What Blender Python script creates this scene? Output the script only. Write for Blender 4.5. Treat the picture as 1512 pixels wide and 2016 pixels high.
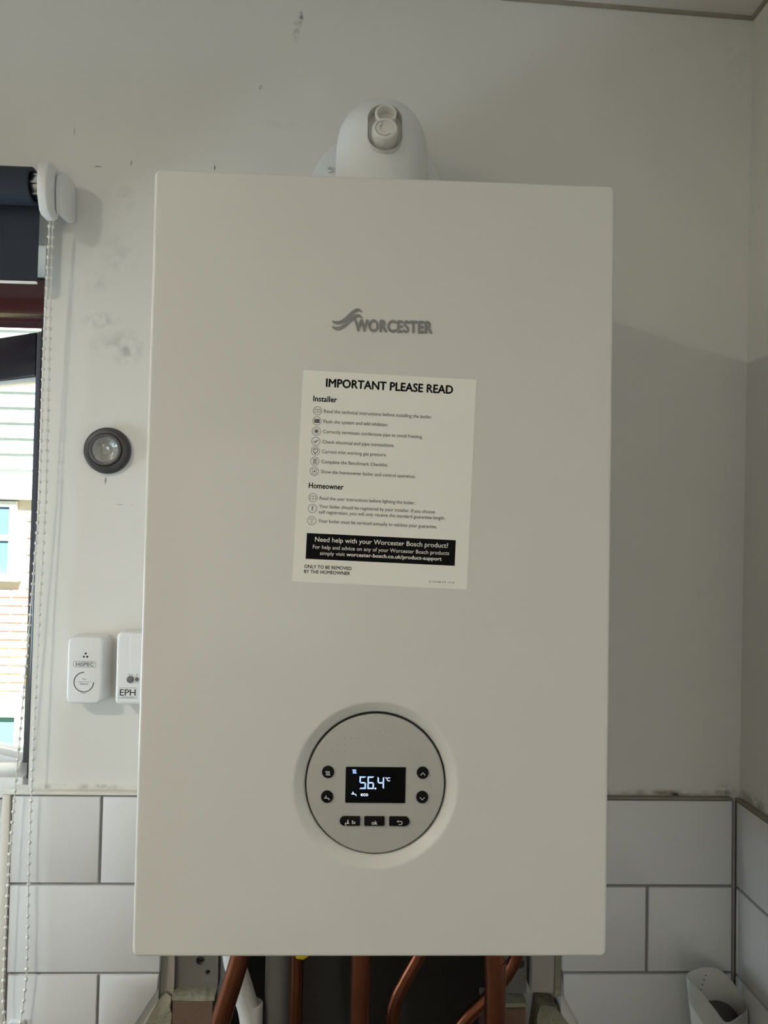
import bpy, bmesh, math, random
from mathutils import Vector, Matrix, noise

random.seed(7)
scene = bpy.context.scene
col = scene.collection
for o in list(bpy.data.objects):
    bpy.data.objects.remove(o)

# ------------------------------------------------------------------ camera
# wall plane is y=0 (room on the -y side), metres, z=0 is the underside of the boiler
cam_d = bpy.data.cameras.new('camera')
cam = bpy.data.objects.new('camera', cam_d)
col.objects.link(cam)
right = Vector((0.99907007, -0.03823316, 0.01993039))
fwd = Vector((0.03763764, 0.99885757, 0.02944436))
up = right.cross(fwd)
M = Matrix((right, up, -fwd)).transposed().to_4x4()
M.translation = Vector((-0.02196, -0.96841, 0.35599))
cam.matrix_world = M
cam_d.sensor_fit = 'VERTICAL'
cam_d.sensor_height = 24.0
cam_d.lens = 24.0 * 1514.0 / 2016.0
cam_d.clip_start = 0.02
cam_d.clip_end = 200
scene.camera = cam

# ------------------------------------------------------------------ world, sun, added fill
world = bpy.data.worlds.new('sky')
scene.world = world
world.use_nodes = True
bg = world.node_tree.nodes['Background']
bg.inputs[0].default_value = (0.80, 0.90, 1.0, 1)
bg.inputs[1].default_value = 0.6

sun_d = bpy.data.lights.new('sun', 'SUN')
sun_d.energy = 22.0
sun_d.angle = math.radians(1.0)
sun_d.color = (1.0, 0.96, 0.9)
sun = bpy.data.objects.new('sun', sun_d)
col.objects.link(sun)
sun.rotation_euler = Vector((-0.25, 0.75, -0.75)).to_track_quat('-Z', 'Y').to_euler()
sun.location = (2, -4, 6)

def area(name, loc, aim, sx, sy, power, color):
    d = bpy.data.lights.new(name, 'AREA')
    d.shape = 'RECTANGLE'
    d.size = sx
    d.size_y = sy
    d.energy = power
    d.color = color
    o = bpy.data.objects.new(name, d)
    col.objects.link(o)
    o.location = loc
    o.rotation_euler = (Vector(aim) - Vector(loc)).to_track_quat('-Z', 'Z').to_euler()
    return o

# cool fill from an unseen left-wall window, placed and sized to suit the light
area('fill_side_window', (-1.24, -0.27, 0.08), (0.0, -0.27, 0.08), 0.40, 0.40, 7.0, (0.68, 0.86, 1.0))
# warm fill light, with a glazed door added in the unseen rear wall
area('fill_rear_door', (-0.35, -2.58, 0.30), (-0.35, 0.0, 0.30), 0.66, 0.80, 1.4, (1.0, 0.92, 0.79))

vs = scene.view_settings
vs.view_transform = 'Standard'
vs.look = 'None'
vs.exposure = 0.0
vs.gamma = 1.0
vs.use_curve_mapping = False

# ------------------------------------------------------------------ materials
def srgb(r, g, b):
    f = lambda c: (c / 12.92 if c <= 0.04045 else ((c + 0.055) / 1.055) ** 2.4)
    return (f(r / 255), f(g / 255), f(b / 255), 1)

MATS = {}
def mat(name, color, rough=0.5, metal=0.0, noise_amt=0.0, noise_scale=20.0, bump=0.0, bump_scale=60.0,
        coat=0.0, emit=None, emit_s=0.0, trans=0.0, ior=1.45, spec=0.5, alpha=1.0):
    m = bpy.data.materials.new(name)
    m.use_nodes = True
    nt = m.node_tree
    b = nt.nodes['Principled BSDF']
    b.inputs['Base Color'].default_value = color
    b.inputs['Roughness'].default_value = rough
    b.inputs['Metallic'].default_value = metal
    b.inputs['Coat Weight'].default_value = coat
    b.inputs['Coat Roughness'].default_value = 0.08
    b.inputs['Specular IOR Level'].default_value = spec
    b.inputs['Transmission Weight'].default_value = trans
    b.inputs['IOR'].default_value = ior
    b.inputs['Alpha'].default_value = alpha
    if emit:
        b.inputs['Emission Color'].default_value = emit
        b.inputs['Emission Strength'].default_value = emit_s
    tc = None
    if noise_amt or bump:
        tc = nt.nodes.new('ShaderNodeTexCoord')
    if noise_amt:
        n = nt.nodes.new('ShaderNodeTexNoise')
        n.inputs['Scale'].default_value = noise_scale
        n.inputs['Detail'].default_value = 5
        nt.links.new(tc.outputs['Object'], n.inputs['Vector'])
        mx = nt.nodes.new('ShaderNodeMix')
        mx.data_type = 'RGBA'
        mx.inputs[6].default_value = tuple(c * (1 - noise_amt) for c in color[:3]) + (1,)
        mx.inputs[7].default_value = tuple(min(1, c * (1 + noise_amt)) for c in color[:3]) + (1,)
        nt.links.new(n.outputs['Fac'], mx.inputs[0])
        nt.links.new(mx.outputs[2], b.inputs['Base Color'])
    if bump:
        n2 = nt.nodes.new('ShaderNodeTexNoise')
        n2.inputs['Scale'].default_value = bump_scale
        n2.inputs['Detail'].default_value = 4
        nt.links.new(tc.outputs['Object'], n2.inputs['Vector'])
        bp = nt.nodes.new('ShaderNodeBump')
        bp.inputs['Strength'].default_value = bump
        bp.inputs['Distance'].default_value = 0.004
        nt.links.new(n2.outputs['Fac'], bp.inputs['Height'])
        nt.links.new(bp.outputs['Normal'], b.inputs['Normal'])
    MATS[name] = m
    return m

def plaster(name, base, marks, band=None):
    """painted plaster: faint mottling, and scuffs / dirt patches that have their own shapes.
    marks: (centre xyz, radii xyz, colour, strength, noise scale)"""
    m = mat(name, base, 0.62, noise_amt=0.035, noise_scale=5.0, bump=0.25, bump_scale=26.0, spec=0.3)
    nt = m.node_tree
    b = nt.nodes['Principled BSDF']
    L = nt.links.new
    cur = b.inputs['Base Color'].links[0].from_socket
    tc = nt.nodes.new('ShaderNodeTexCoord')
    for c, r, colr, s, ns in marks:
        sub = nt.nodes.new('ShaderNodeVectorMath'); sub.operation = 'SUBTRACT'
        sub.inputs[1].default_value = c
        L(tc.outputs['Object'], sub.inputs[0])
        dv = nt.nodes.new('ShaderNodeVectorMath'); dv.operation = 'DIVIDE'
        dv.inputs[1].default_value = r
        L(sub.outputs[0], dv.inputs[0])
        ln = nt.nodes.new('ShaderNodeVectorMath'); ln.operation = 'LENGTH'
        L(dv.outputs[0], ln.inputs[0])
        mr = nt.nodes.new('ShaderNodeMapRange')
        mr.inputs[1].default_value = 1.0; mr.inputs[2].default_value = 0.0
        mr.inputs[3].default_value = 0.0; mr.inputs[4].default_value = 1.0
        L(ln.outputs['Value'], mr.inputs[0])
        nz = nt.nodes.new('ShaderNodeTexNoise'); nz.inputs['Scale'].default_value = ns
        nz.inputs['Detail'].default_value = 3
        L(tc.outputs['Object'], nz.inputs['Vector'])
        nr = nt.nodes.new('ShaderNodeMapRange')
        nr.inputs[1].default_value = 0.42; nr.inputs[2].default_value = 0.62
        L(nz.outputs['Fac'], nr.inputs[0])
        mu = nt.nodes.new('ShaderNodeMath'); mu.operation = 'MULTIPLY'
        L(mr.outputs[0], mu.inputs[0]); L(nr.outputs[0], mu.inputs[1])
        m2 = nt.nodes.new('ShaderNodeMath'); m2.operation = 'MULTIPLY'; m2.use_clamp = True
        m2.inputs[1].default_value = s
        L(mu.outputs[0], m2.inputs[0])
        mx = nt.nodes.new('ShaderNodeMix'); mx.data_type = 'RGBA'
        mx.inputs[7].default_value = colr
        L(m2.outputs[0], mx.inputs[0]); L(cur, mx.inputs[6])
        cur = mx.outputs[2]
    L(cur, b.inputs['Base Color'])
    return m

GR = srgb(95, 90, 80)
DK = srgb(45, 42, 40)
BR = srgb(120, 105, 80)
marks_back = [
    ((-0.3203, 0, 0.770), (0.016, .05, 0.020), GR, 0.28, 45), ((-0.323, 0, 0.700), (0.030, .05, 0.030), GR, 0.25, 40),
    ((-0.3115, 0, 0.583), (0.024, .05, 0.026), GR, 0.45, 70), ((-0.350, 0, 0.660), (0.03, .05, 0.03), GR, 0.17, 50),
    ((-0.345, 0, 0.617), (0.03, .05, 0.012), GR, 0.30, 90), ((-0.335, 0, 0.588), (0.03, .05, 0.02), GR, 0.17, 60),
    ((-0.3330, 0, 0.4165), (0.0016, .05, 0.006), DK, 1.54, 20), ((-0.311, 0, 0.3868), (0.016, .05, 0.0014), GR, 0.90, 80),
    ((-0.1045, 0, 1.013), (0.004, .05, 0.012), DK, 1.12, 150), ((-0.110, 0, 0.998), (0.006, .05, 0.02), GR, 0.45, 200),
    ((-0.1530, 0, 0.9215), (0.0035, .05, 0.004), DK, 1.40, 300), ((-0.2085, 0, 0.8175), (0.0016, .05, 0.006), DK, 1.54, 100),
    ((-0.356, 0, 0.812), (0.010, .05, 0.0018), GR, 0.80, 200), ((-0.313, 0, 0.818), (0.0014, .05, 0.005), GR, 0.80, 60),
    ((-0.385, 0, 0.855), (0.0014, .05, 0.020), GR, 0.45, 60), ((-0.12, 0, 0.875), (0.05, .05, 0.006), GR, 0.12, 60),
    ((0.38, 0, 0.0365), (0.115, .05, 0.006), BR, 1.12, 30), ((0.395, 0, 0.0345), (0.03, .05, 0.003), DK, 1.05, 60),
    ((0.455, 0, 0.040), (0.016, .05, 0.010), DK, 0.84, 110), ((-0.36, 0, 0.0385), (0.10, .05, 0.005), BR, 0.56, 70),
    ((-0.325, 0, 0.0405), (0.010, .05, 0.0025), DK, 0.91, 200), ((0.46, 0, 0.98), (0.03, .05, 0.06), GR, 0.15, 40),
]
marks_right = [
    ((0.473, -0.10, 0.039), (.05, 0.13, 0.008), BR, 1.2, 45), ((0.473, -0.075, 0.041), (.05, 0.005, 0.002), DK, 2.0, 60),
    ((0.473, -0.035, 0.044), (.05, 0.015, 0.006), DK, 0.5, 160),
]
WALLC = srgb(226, 224, 217)
plaster('plaster_back', WALLC, marks_back)
plaster('plaster_right', WALLC, marks_right)
mat('paint_plain', srgb(226, 224, 217), 0.65, noise_amt=0.03, noise_scale=4, bump=0.1, bump_scale=30, spec=0.3)
mat('ceiling_paint', srgb(222, 218, 212), 0.8, noise_amt=0.03, noise_scale=5, bump=0.15, bump_scale=40)
mat('floor_vinyl', srgb(92, 80, 70), 0.5, noise_amt=0.1, noise_scale=8)
mat('tile_glaze', srgb(226, 226, 224), 0.16, noise_amt=0.02, noise_scale=6, bump=0.06, bump_scale=14, coat=0.2)
mat('grout', srgb(148, 146, 142), 0.9, noise_amt=0.12, noise_scale=40, bump=0.4, bump_scale=300)
mat('caulk', srgb(222, 218, 206), 0.5, noise_amt=0.1, noise_scale=50)
mat('dark_caulk', srgb(150, 142, 128), 0.8, noise_amt=0.2, noise_scale=60)
mat('white_steel', srgb(220, 218, 212), 0.40, noise_amt=0.012, noise_scale=3, coat=0.35, bump=0.02, bump_scale=9)
mat('white_plastic', srgb(232, 232, 230), 0.4, noise_amt=0.015, noise_scale=12)
mat('flue_white', srgb(228, 229, 226), 0.35, noise_amt=0.015, noise_scale=12)
mat('cap_white', srgb(224, 222, 214), 0.45, noise_amt=0.02, noise_scale=30)
mat('panel_grey', srgb(182, 180, 174), 0.42, noise_amt=0.012, noise_scale=40)
mat('gap_dark', srgb(25, 25, 25), 0.7)
mat('logo_silver', srgb(150, 150, 148), 0.32, 0.55, noise_amt=0.05, noise_scale=90)
mat('button_black', srgb(8, 8, 9), 0.45, spec=0.2, noise_amt=0.02, noise_scale=60)
mat('screen_black', srgb(3, 3, 5), 0.15, spec=0.15, noise_amt=0.02, noise_scale=20)
mat('icon_white', srgb(225, 225, 225), 0.5)
mat('led_blue', srgb(160, 190, 255), 0.5, emit=srgb(175, 205, 255), emit_s=0.95)
mat('led_white', srgb(220, 225, 255), 0.5, emit=srgb(225, 230, 255), emit_s=0.9)
mat('sticker_paper', srgb(244, 242, 234), 0.5, noise_amt=0.01, noise_scale=20)
mat('ink_black', srgb(8, 8, 8), 0.6, spec=0.15)
mat('ink_dark', srgb(46, 46, 46), 0.55)
mat('ink_grey', srgb(110, 110, 112), 0.6)
mat('paper_print', srgb(244, 242, 234), 0.5)
mat('print_light', srgb(190, 188, 182), 0.6)
mat('blind_fabric', srgb(40, 46, 58), 0.8, noise_amt=0.08, noise_scale=300, bump=0.15, bump_scale=900)
mat('tube_chrome', srgb(215, 215, 215), 0.18, 1.0)
mat('black_plastic', srgb(18, 18, 20), 0.4, noise_amt=0.05, noise_scale=60)
mat('bead_white', srgb(232, 230, 222), 0.4, noise_amt=0.02, noise_scale=80)
mat('mahogany', srgb(86, 44, 44), 0.28, noise_amt=0.18, noise_scale=25, coat=0.3)
mat('dark_frame', srgb(44, 40, 48), 0.3, noise_amt=0.1, noise_scale=25, coat=0.3)
mat('window_glass', (0.97, 0.985, 0.98, 1), 0.0, trans=1.0, ior=1.02, spec=0.2)
mat('sill_white', srgb(235, 235, 232), 0.35, noise_amt=0.02, noise_scale=10)
mat('ring_grey', srgb(92, 90, 90), 0.35, noise_amt=0.06, noise_scale=50)
mat('ring_dark', srgb(58, 57, 58), 0.4, noise_amt=0.06, noise_scale=50)
mat('clear_film', srgb(150, 150, 146), 0.12, noise_amt=0.35, noise_scale=60, bump=0.7, bump_scale=60, coat=0.6)
mat('copper', srgb(128, 78, 56), 0.36, 1.0, noise_amt=0.3, noise_scale=28, bump=0.05, bump_scale=80)
mat('grey_pipe', srgb(105, 103, 100), 0.5, noise_amt=0.08, noise_scale=20)
mat('white_pipe', srgb(215, 214, 208), 0.45, noise_amt=0.06, noise_scale=20)
mat('yellow_plastic', srgb(225, 195, 40), 0.4, noise_amt=0.05, noise_scale=40)
mat('brass', srgb(190, 160, 95), 0.35, 1.0, noise_amt=0.1, noise_scale=40)
mat('board_grey', srgb(120, 116, 110), 0.85, noise_amt=0.1, noise_scale=25, bump=0.2, bump_scale=120)
mat('shade_dark', srgb(52, 50, 46), 0.9, noise_amt=0.25, noise_scale=14, bump=0.4, bump_scale=60)
mat('old_plaster', srgb(172, 165, 155), 0.9, noise_amt=0.14, noise_scale=30, bump=0.5, bump_scale=90)
mat('mortar_rough', srgb(150, 145, 125), 0.95, noise_amt=0.3, noise_scale=45, bump=1.0, bump_scale=130)
mat('brick_brown', srgb(112, 88, 72), 0.9, noise_amt=0.18, noise_scale=35, bump=0.4, bump_scale=90)
mat('bag_paper', srgb(214, 212, 205), 0.75, noise_amt=0.04, noise_scale=30, bump=0.2, bump_scale=120)
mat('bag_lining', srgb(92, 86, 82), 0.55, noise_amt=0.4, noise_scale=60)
mat('worktop_laminate', srgb(96, 88, 80), 0.4, noise_amt=0.2, noise_scale=60)
mat('lamp_metal', srgb(225, 225, 225), 0.35, noise_amt=0.02, noise_scale=20)
mat('lamp_glass', srgb(255, 244, 225), 0.4, emit=srgb(255, 245, 228), emit_s=1400.0)
mat('siding_paint', srgb(222, 230, 228), 0.6, noise_amt=0.05, noise_scale=2)
for i, c in enumerate([(214, 160, 138), (220, 184, 150), (192, 168, 158), (226, 204, 152), (176, 162, 160)]):
    mat('house_brick_%d' % i, srgb(*c), 0.9, noise_amt=0.15, noise_scale=6)
mat('house_mortar', srgb(225, 214, 200), 0.95, noise_amt=0.08, noise_scale=10)
mat('house_trim', srgb(238, 238, 238), 0.5, noise_amt=0.02, noise_scale=4)
mat('house_glass', srgb(96, 124, 150), 0.1, noise_amt=0.12, noise_scale=1.5)
mat('house_glass_teal', srgb(100, 146, 150), 0.1, noise_amt=0.2, noise_scale=2.5)
mat('lawn', srgb(110, 120, 90), 0.95, noise_amt=0.25, noise_scale=3)
mat('roof_felt', srgb(90, 88, 86), 0.9, noise_amt=0.1, noise_scale=8)

# ------------------------------------------------------------------ helpers
PI = math.pi
def link(name, bm, mats, parent=None, smooth=None):
    """ONE mesh object from a bmesh built in world coordinates"""
    me = bpy.data.meshes.new(name)
    bmesh.ops.recalc_face_normals(bm, faces=bm.faces[:])
    bm.to_mesh(me); bm.free()
    for m in ([mats] if isinstance(mats, str) else mats):
        me.materials.append(MATS[m])
    o = bpy.data.objects.new(name, me)
    col.objects.link(o)
    if parent is not None:
        o.parent = parent
        off = Vector((0, 0, 0)); p = parent
        while p is not None:
            off += p.location; p = p.parent
        if off.length > 0:
            me.transform(Matrix.Translation(-off))
    if smooth:
        for p in me.polygons: p.use_smooth = True
        me.set_sharp_from_angle(angle=math.radians(smooth))
    return o

def tag(o, label, cat, group=None, kind=None):
    o['label'] = label; o['category'] = cat
    if group: o['group'] = group
    if kind: o['kind'] = kind
    return o

def struct(o, label, cat):
    o['kind'] = 'structure'; o['label'] = label; o['category'] = cat
    return o

def thing(name, label, cat, loc, group=None):
    o = bpy.data.objects.new(name, None)
    o.empty_display_size = 0.02
    col.objects.link(o)
    o.location = loc
    return tag(o, label, cat, group)

def box(bm, x0, x1, y0, y1, z0, z1, mi=0, bev=0.0):
    vs = [bm.verts.new(p) for p in ((x0,y0,z0),(x1,y0,z0),(x1,y1,z0),(x0,y1,z0),(x0,y0,z1),(x1,y0,z1),(x1,y1,z1),(x0,y1,z1))]
    fs = []
    for q in ((0,3,2,1),(4,5,6,7),(0,1,5,4),(1,2,6,5),(2,3,7,6),(3,0,4,7)):
        f = bm.faces.new([vs[i] for i in q]); f.material_index = mi; fs.append(f)
    if bev:
        es = list({e for f in fs for e in f.edges})
        bmesh.ops.bevel(bm, geom=es, offset=bev, segments=2, affect='EDGES', profile=0.5)
    return vs

def prism(bm, pts, y0, y1, mi=0, bev=0.0):
    """extrude a polygon of (x,z) points from y0 (front) to y1 (back)"""
    a = [bm.verts.new((x, y0, z)) for x, z in pts]
    b = [bm.verts.new((x, y1, z)) for x, z in pts]
    n = len(pts)
    f0 = bm.faces.new(a); f1 = bm.faces.new(b[::-1]); f0.material_index = f1.material_index = mi
    for i in range(n):
        f = bm.faces.new((a[i], b[i], b[(i+1)%n], a[(i+1)%n])); f.material_index = mi
    if bev:
        bmesh.ops.bevel(bm, geom=list(f0.edges), offset=bev, segments=2, affect='EDGES', profile=0.5)

def flat(bm, pts, y, mi=0):
    f = bm.faces.new([bm.verts.new((x, y, z)) for x, z in pts]); f.material_index = mi
    return f

def rrect(w, h, r, n=6):
    """rounded rectangle perimeter, centred, counter-clockwise seen from the front"""
    r = min(r, w/2 - 1e-6, h/2 - 1e-6)
    pts = []
    for cx, cz, a0 in ((w/2-r, h/2-r, 0), (-w/2+r, h/2-r, PI/2), (-w/2+r, -h/2+r, PI), (w/2-r, -h/2+r, 1.5*PI)):
        for k in range(n+1):
            a = a0 + PI/2*k/n
            pts.append((cx + r*math.cos(a), cz + r*math.sin(a)))
    return pts

def bridge(bm, A, B, mi=0):
    n = len(A)
    for i in range(n):
        f = bm.faces.new((A[i], A[(i+1)%n], B[(i+1)%n], B[i])); f.material_index = mi

def rbox(bm, cx, cz, w, h, yf, yb, rc, re, mi=0, back=None, n=6, seg=4):
    """rounded box facing -y: front at yf, back at yb, corner radius rc, front edge fillet re; back=(w,h) may differ"""
    loops = []
    for k in range(seg+1):
        a = PI/2*k/seg
        ins = re*(1-math.sin(a)); y = yf + re*(1-math.cos(a))
        loops.append([bm.verts.new((cx+x, y, cz+z)) for x, z in rrect(w-2*ins, h-2*ins, max(rc-ins, 1e-4), n)])
    bw, bh = back or (w, h)
    loops.append([bm.verts.new((cx+x, yb, cz+z)) for x, z in rrect(bw, bh, rc, n)])
    for A, B in zip(loops, loops[1:]): bridge(bm, A, B, mi)
    f = bm.faces.new(loops[0]); f.material_index = mi
    f = bm.faces.new(loops[-1][::-1]); f.material_index = mi

def lathe(bm, cx, cz, prof, n=48, mi=0, cap0=True, cap1=False, mat_fn=None):
    """revolve (radius, y) profile about the axis along y through (cx, cz)"""
    loops = []
    for r, y in prof:
        loops.append([bm.verts.new((cx+r*math.cos(2*PI*i/n), y, cz+r*math.sin(2*PI*i/n))) for i in range(n)])
    for k, (A, B) in enumerate(zip(loops, loops[1:])): bridge(bm, A, B, mat_fn(k) if mat_fn else mi)
    if cap0:
        f = bm.faces.new(loops[0]); f.material_index = mat_fn(0) if mat_fn else mi
    if cap1:
        f = bm.faces.new(loops[-1][::-1]); f.material_index = mat_fn(len(prof)-2) if mat_fn else mi
    return loops

def tube(bm, pts, rad, n=16, mi=0, caps=True):
    """sweep a circle along a polyline; rad is a number or a list"""
    P = [Vector(p) for p in pts]
    T = []
    for i in range(len(P)):
        a = P[max(0, i-1)]; b = P[min(len(P)-1, i+1)]
        T.append((b-a).normalized())
    ref = Vector((1, 0, 0)) if abs(T[0].x) < 0.9 else Vector((0, 1, 0))
    N = (ref - T[0]*ref.dot(T[0])).normalized()
    loops = []
    for i, p in enumerate(P):
        N = (N - T[i]*N.dot(T[i])).normalized()
        B = T[i].cross(N)
        r = rad[i] if isinstance(rad, (list, tuple)) else rad
        loops.append([bm.verts.new(p + N*(r*math.cos(2*PI*k/n)) + B*(r*math.sin(2*PI*k/n))) for k in range(n)])
    for A, B in zip(loops, loops[1:]): bridge(bm, A, B, mi)
    if caps:
        f = bm.faces.new(loops[0][::-1]); f.material_index = mi
        f = bm.faces.new(loops[-1]); f.material_index = mi

def smooth_path(pts, k=8):
    """Catmull-Rom through points"""
    P = [Vector(p) for p in pts]
    P = [P[0]*2-P[1]] + P + [P[-1]*2-P[-2]]
    out = []
    for i in range(1, len(P)-2):
        for j in range(k):
            t = j/k
            a, b, c, d = P[i-1], P[i], P[i+1], P[i+2]
            out.append(0.5*((2*b)+(c-a)*t+(2*a-5*b+4*c-d)*t*t+(3*b-a-3*c+d)*t**3))
    out.append(P[-2])
    return out

def sphere(bm, c, r, mi=0, u=8, v=6):
    ret = bmesh.ops.create_uvsphere(bm, u_segments=u, v_segments=v, radius=r)
    for w in ret['verts']: w.co += Vector(c)
    for f in {f for w in ret['verts'] for f in w.link_faces}: f.material_index = mi

def text(bm, body, x, z, y, size=None, width=None, height=None, bold=0.0, align='L', rot=0.0, mi=0, origin=None, spacing=1.0):
    """lettering as flat geometry in the x-z plane at depth y, baseline start at (x, z)"""
    cu = bpy.data.curves.new('t', 'FONT')
    cu.body = body; cu.size = 1.0; cu.space_character = spacing
    cu.resolution_u = 3
    ob = bpy.data.objects.new('t', cu); col.objects.link(ob)
    bpy.context.view_layer.update()
    dg = bpy.context.evaluated_depsgraph_get()
    me = bpy.data.meshes.new_from_object(ob.evaluated_get(dg))
    xs = [v.co.x for v in me.vertices]; ys = [v.co.y for v in me.vertices]
    x0, x1, y1 = min(xs), max(xs), max(ys)
    sx = sy = size or 1.0
    if width: sx = width/(x1-x0)
    if height: sy = height/y1
    if width and not height and not size: sy = sx
    if height and not width: sx = sy
    dx = {'L': -x0, 'C': -(x0+x1)/2, 'R': -x1}[align]
    ca, sa = math.cos(rot), math.sin(rot)
    sh = [(0, 0)] if bold <= 0 else [(bold*1.2, 0), (-bold*1.2, 0), (0, bold), (0, -bold)]
    for ks, (ox, oy) in enumerate(sh):
        vmap = []
        for v in me.vertices:
            u, w = x + (v.co.x+dx+ox)*sx, z + (v.co.y+oy)*sy
            if origin: u, w = origin[0] + u*ca - w*sa, origin[1] + u*sa + w*ca
            vmap.append(bm.verts.new((u, y-ks*1.5e-5, w)))
        for p in me.polygons:
            try:
                f = bm.faces.new([vmap[i] for i in p.vertices]); f.material_index = mi
                f.normal_update()
                if f.normal.y > 0: f.normal_flip()
            except ValueError:
                pass
    bpy.data.objects.remove(ob); bpy.data.curves.remove(cu); bpy.data.meshes.remove(me)

def stroke(bm, pts, w, y, mi=0, tf=None, closed=False):
    """a flat line of width w (or list of widths) along (x,z) points"""
    n = len(pts); A = []; B = []
    for i in range(n):
        if closed: p, q = pts[i-1], pts[(i+1)%n]
        else: p, q = pts[max(0,i-1)], pts[min(n-1,i+1)]
        dx, dz = q[0]-p[0], q[1]-p[1]; l = math.hypot(dx, dz) or 1
        ww = (w[i] if isinstance(w, list) else w)/2
        nx, nz = -dz/l*ww, dx/l*ww
        a = (pts[i][0]+nx, pts[i][1]+nz); b = (pts[i][0]-nx, pts[i][1]-nz)
        if tf: a, b = tf(*a), tf(*b)
        A.append(bm.verts.new((a[0], y, a[1]))); B.append(bm.verts.new((b[0], y, b[1])))
    for i in range(n if closed else n-1):
        j = (i+1) % n
        f = bm.faces.new((A[i], B[i], B[j], A[j])); f.material_index = mi

def arc(cx, cz, r, a0, a1, n=24):
    return [(cx+r*math.cos(a0+(a1-a0)*i/n), cz+r*math.sin(a0+(a1-a0)*i/n)) for i in range(n+1)]

def disc(bm, cx, cz, r, y, mi=0, n=16, tf=None):
    pts = [(cx+r*math.cos(2*PI*i/n), cz+r*math.sin(2*PI*i/n)) for i in range(n)]
    if tf: pts = [tf(*p) for p in pts]
    flat(bm, pts, y, mi)

def apply_bool(obj, cutter_bm):
    me = bpy.data.meshes.new('cut'); cutter_bm.to_mesh(me); cutter_bm.free()
    c = bpy.data.objects.new('cut', me); col.objects.link(c)
    md = obj.modifiers.new('b', 'BOOLEAN'); md.operation = 'DIFFERENCE'; md.object = c; md.solver = 'EXACT'
    bpy.context.view_layer.update()
    dg = bpy.context.evaluated_depsgraph_get()
    new = bpy.data.meshes.new_from_object(obj.evaluated_get(dg))
    obj.modifiers.clear()
    old = obj.data; obj.data = new; new.name = old.name
    bpy.data.meshes.remove(old)
    bpy.data.objects.remove(c); bpy.data.meshes.remove(me)

# ================================================================== the room shell
FLOOR = -1.30
XL, XR, YR = -1.25, 0.473, -2.60
OX0, OX1, OZ0, OZ1 = -1.08, -0.4155, -0.022, 0.709      # window opening in the back wall
WT = 0.27                                               # back wall thickness
HX0, HX1, HZ = -0.2500, 0.2480, -0.03                   # stripped patch behind / below the boiler

bm = bmesh.new()
box(bm, XL-.2, OX0, 0, WT, FLOOR, 1.25)
box(bm, OX0, OX1, 0, WT, FLOOR, OZ0)
box(bm, OX0, OX1, 0, WT, OZ1, 1.25)
box(bm, OX1, HX0, 0, WT, FLOOR, 1.25)
box(bm, -0.4430, OX1, 0, 0.030, OZ0, 0.0310)              # little upstand behind the end of the tiles
box(bm, HX0, HX1, 0, WT, HZ, 1.25)
CVX0, CVX1 = -.1750, .1900                              # middle of the stripped patch, deepened to add shade behind the pipes
box(bm, HX0, CVX0, 0.030, WT, FLOOR, HZ); box(bm, CVX0, CVX1, 0.150, WT, FLOOR, HZ); box(bm, CVX1, HX1, 0.030, WT, FLOOR, HZ)
box(bm, HX1, XR+.3, 0, WT, FLOOR, 1.25)
wall_back = struct(link('wall_back', bm, 'plaster_back'), 'scuffed off-white plaster wall behind the boiler', 'wall')

bm = bmesh.new()                                        # leans out a little above the tiles
Z0, Z1 = 0.03, 1.25
lean = 0.012*(Z1-Z0)
a = [bm.verts.new(p) for p in ((XR,0,FLOOR),(XR,YR,FLOOR),(XR,YR,Z0),(XR,0,Z0),(XR+lean,YR,Z1),(XR+lean,0,Z1))]
b = [bm.verts.new((.75, v.co.y, v.co.z)) for v in a]
for q in ((0,1,2,3),(3,2,4,5)):
    bm.faces.new([a[i] for i in q]); bm.faces.new([b[i] for i in q][::-1])
for q in ((0,1),(1,2),(2,4),(4,5),(5,3),(3,0)):
    bm.faces.new((a[q[0]], a[q[1]], b[q[1]], b[q[0]]))
wall_right = struct(link('wall_right', bm, 'plaster_right'), 'off-white plaster wall at the right of the boiler', 'wall')

bm = bmesh.new()                                        # side wall with an opening for the unseen fill window
WY0, WY1, WZ0, WZ1 = -0.50, -0.04, -0.16, 0.32
box(bm, XL-.2, XL, YR, 0, FLOOR, WZ0); box(bm, XL-.2, XL, YR, 0, WZ1, 1.25)
box(bm, XL-.2, XL, YR, WY0, WZ0, WZ1); box(bm, XL-.2, XL, WY1, 0, WZ0, WZ1)
wall_left = struct(link('wall_left', bm, 'paint_plain'), 'off-white side wall with an unseen fill window, left of the camera', 'wall')
bm = bmesh.new()
DX0, DX1, DZ1 = -0.75, 0.05, 0.76
box(bm, XL-.2, DX0, YR-.2, YR, FLOOR, 1.25); box(bm, DX1, .75, YR-.2, YR, FLOOR, 1.25); box(bm, DX0, DX1, YR-.2, YR, DZ1, 1.25)
struct(link('wall_rear', bm, 'paint_plain'), 'off-white wall behind the camera with an added glazed door', 'wall')
bm = bmesh.new()
box(bm, XL-.2, .75, YR-.2, WT, FLOOR-.1, FLOOR)
struct(link('floor', bm, 'floor_vinyl'), 'beige vinyl floor of the utility room', 'floor')
bm = bmesh.new()                                        # ceiling drops slightly towards the right
cz = lambda x: 1.0415 + (0.48-x)*0.036
vsl = [bm.verts.new((x, y, z)) for x, y, z in ((XL-.2,YR-.2,cz(XL-.2)),(.75,YR-.2,cz(.75)),(.75,WT,cz(.75)),(XL-.2,WT,cz(XL-.2)),
       (XL-.2,YR-.2,1.32),(.75,YR-.2,1.32),(.75,WT,1.32),(XL-.2,WT,1.32))]
for q in ((0,3,2,1),(4,5,6,7),(0,1,5,4),(1,2,6,5),(2,3,7,6),(3,0,4,7)): bm.faces.new([vsl[i] for i in q])
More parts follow.
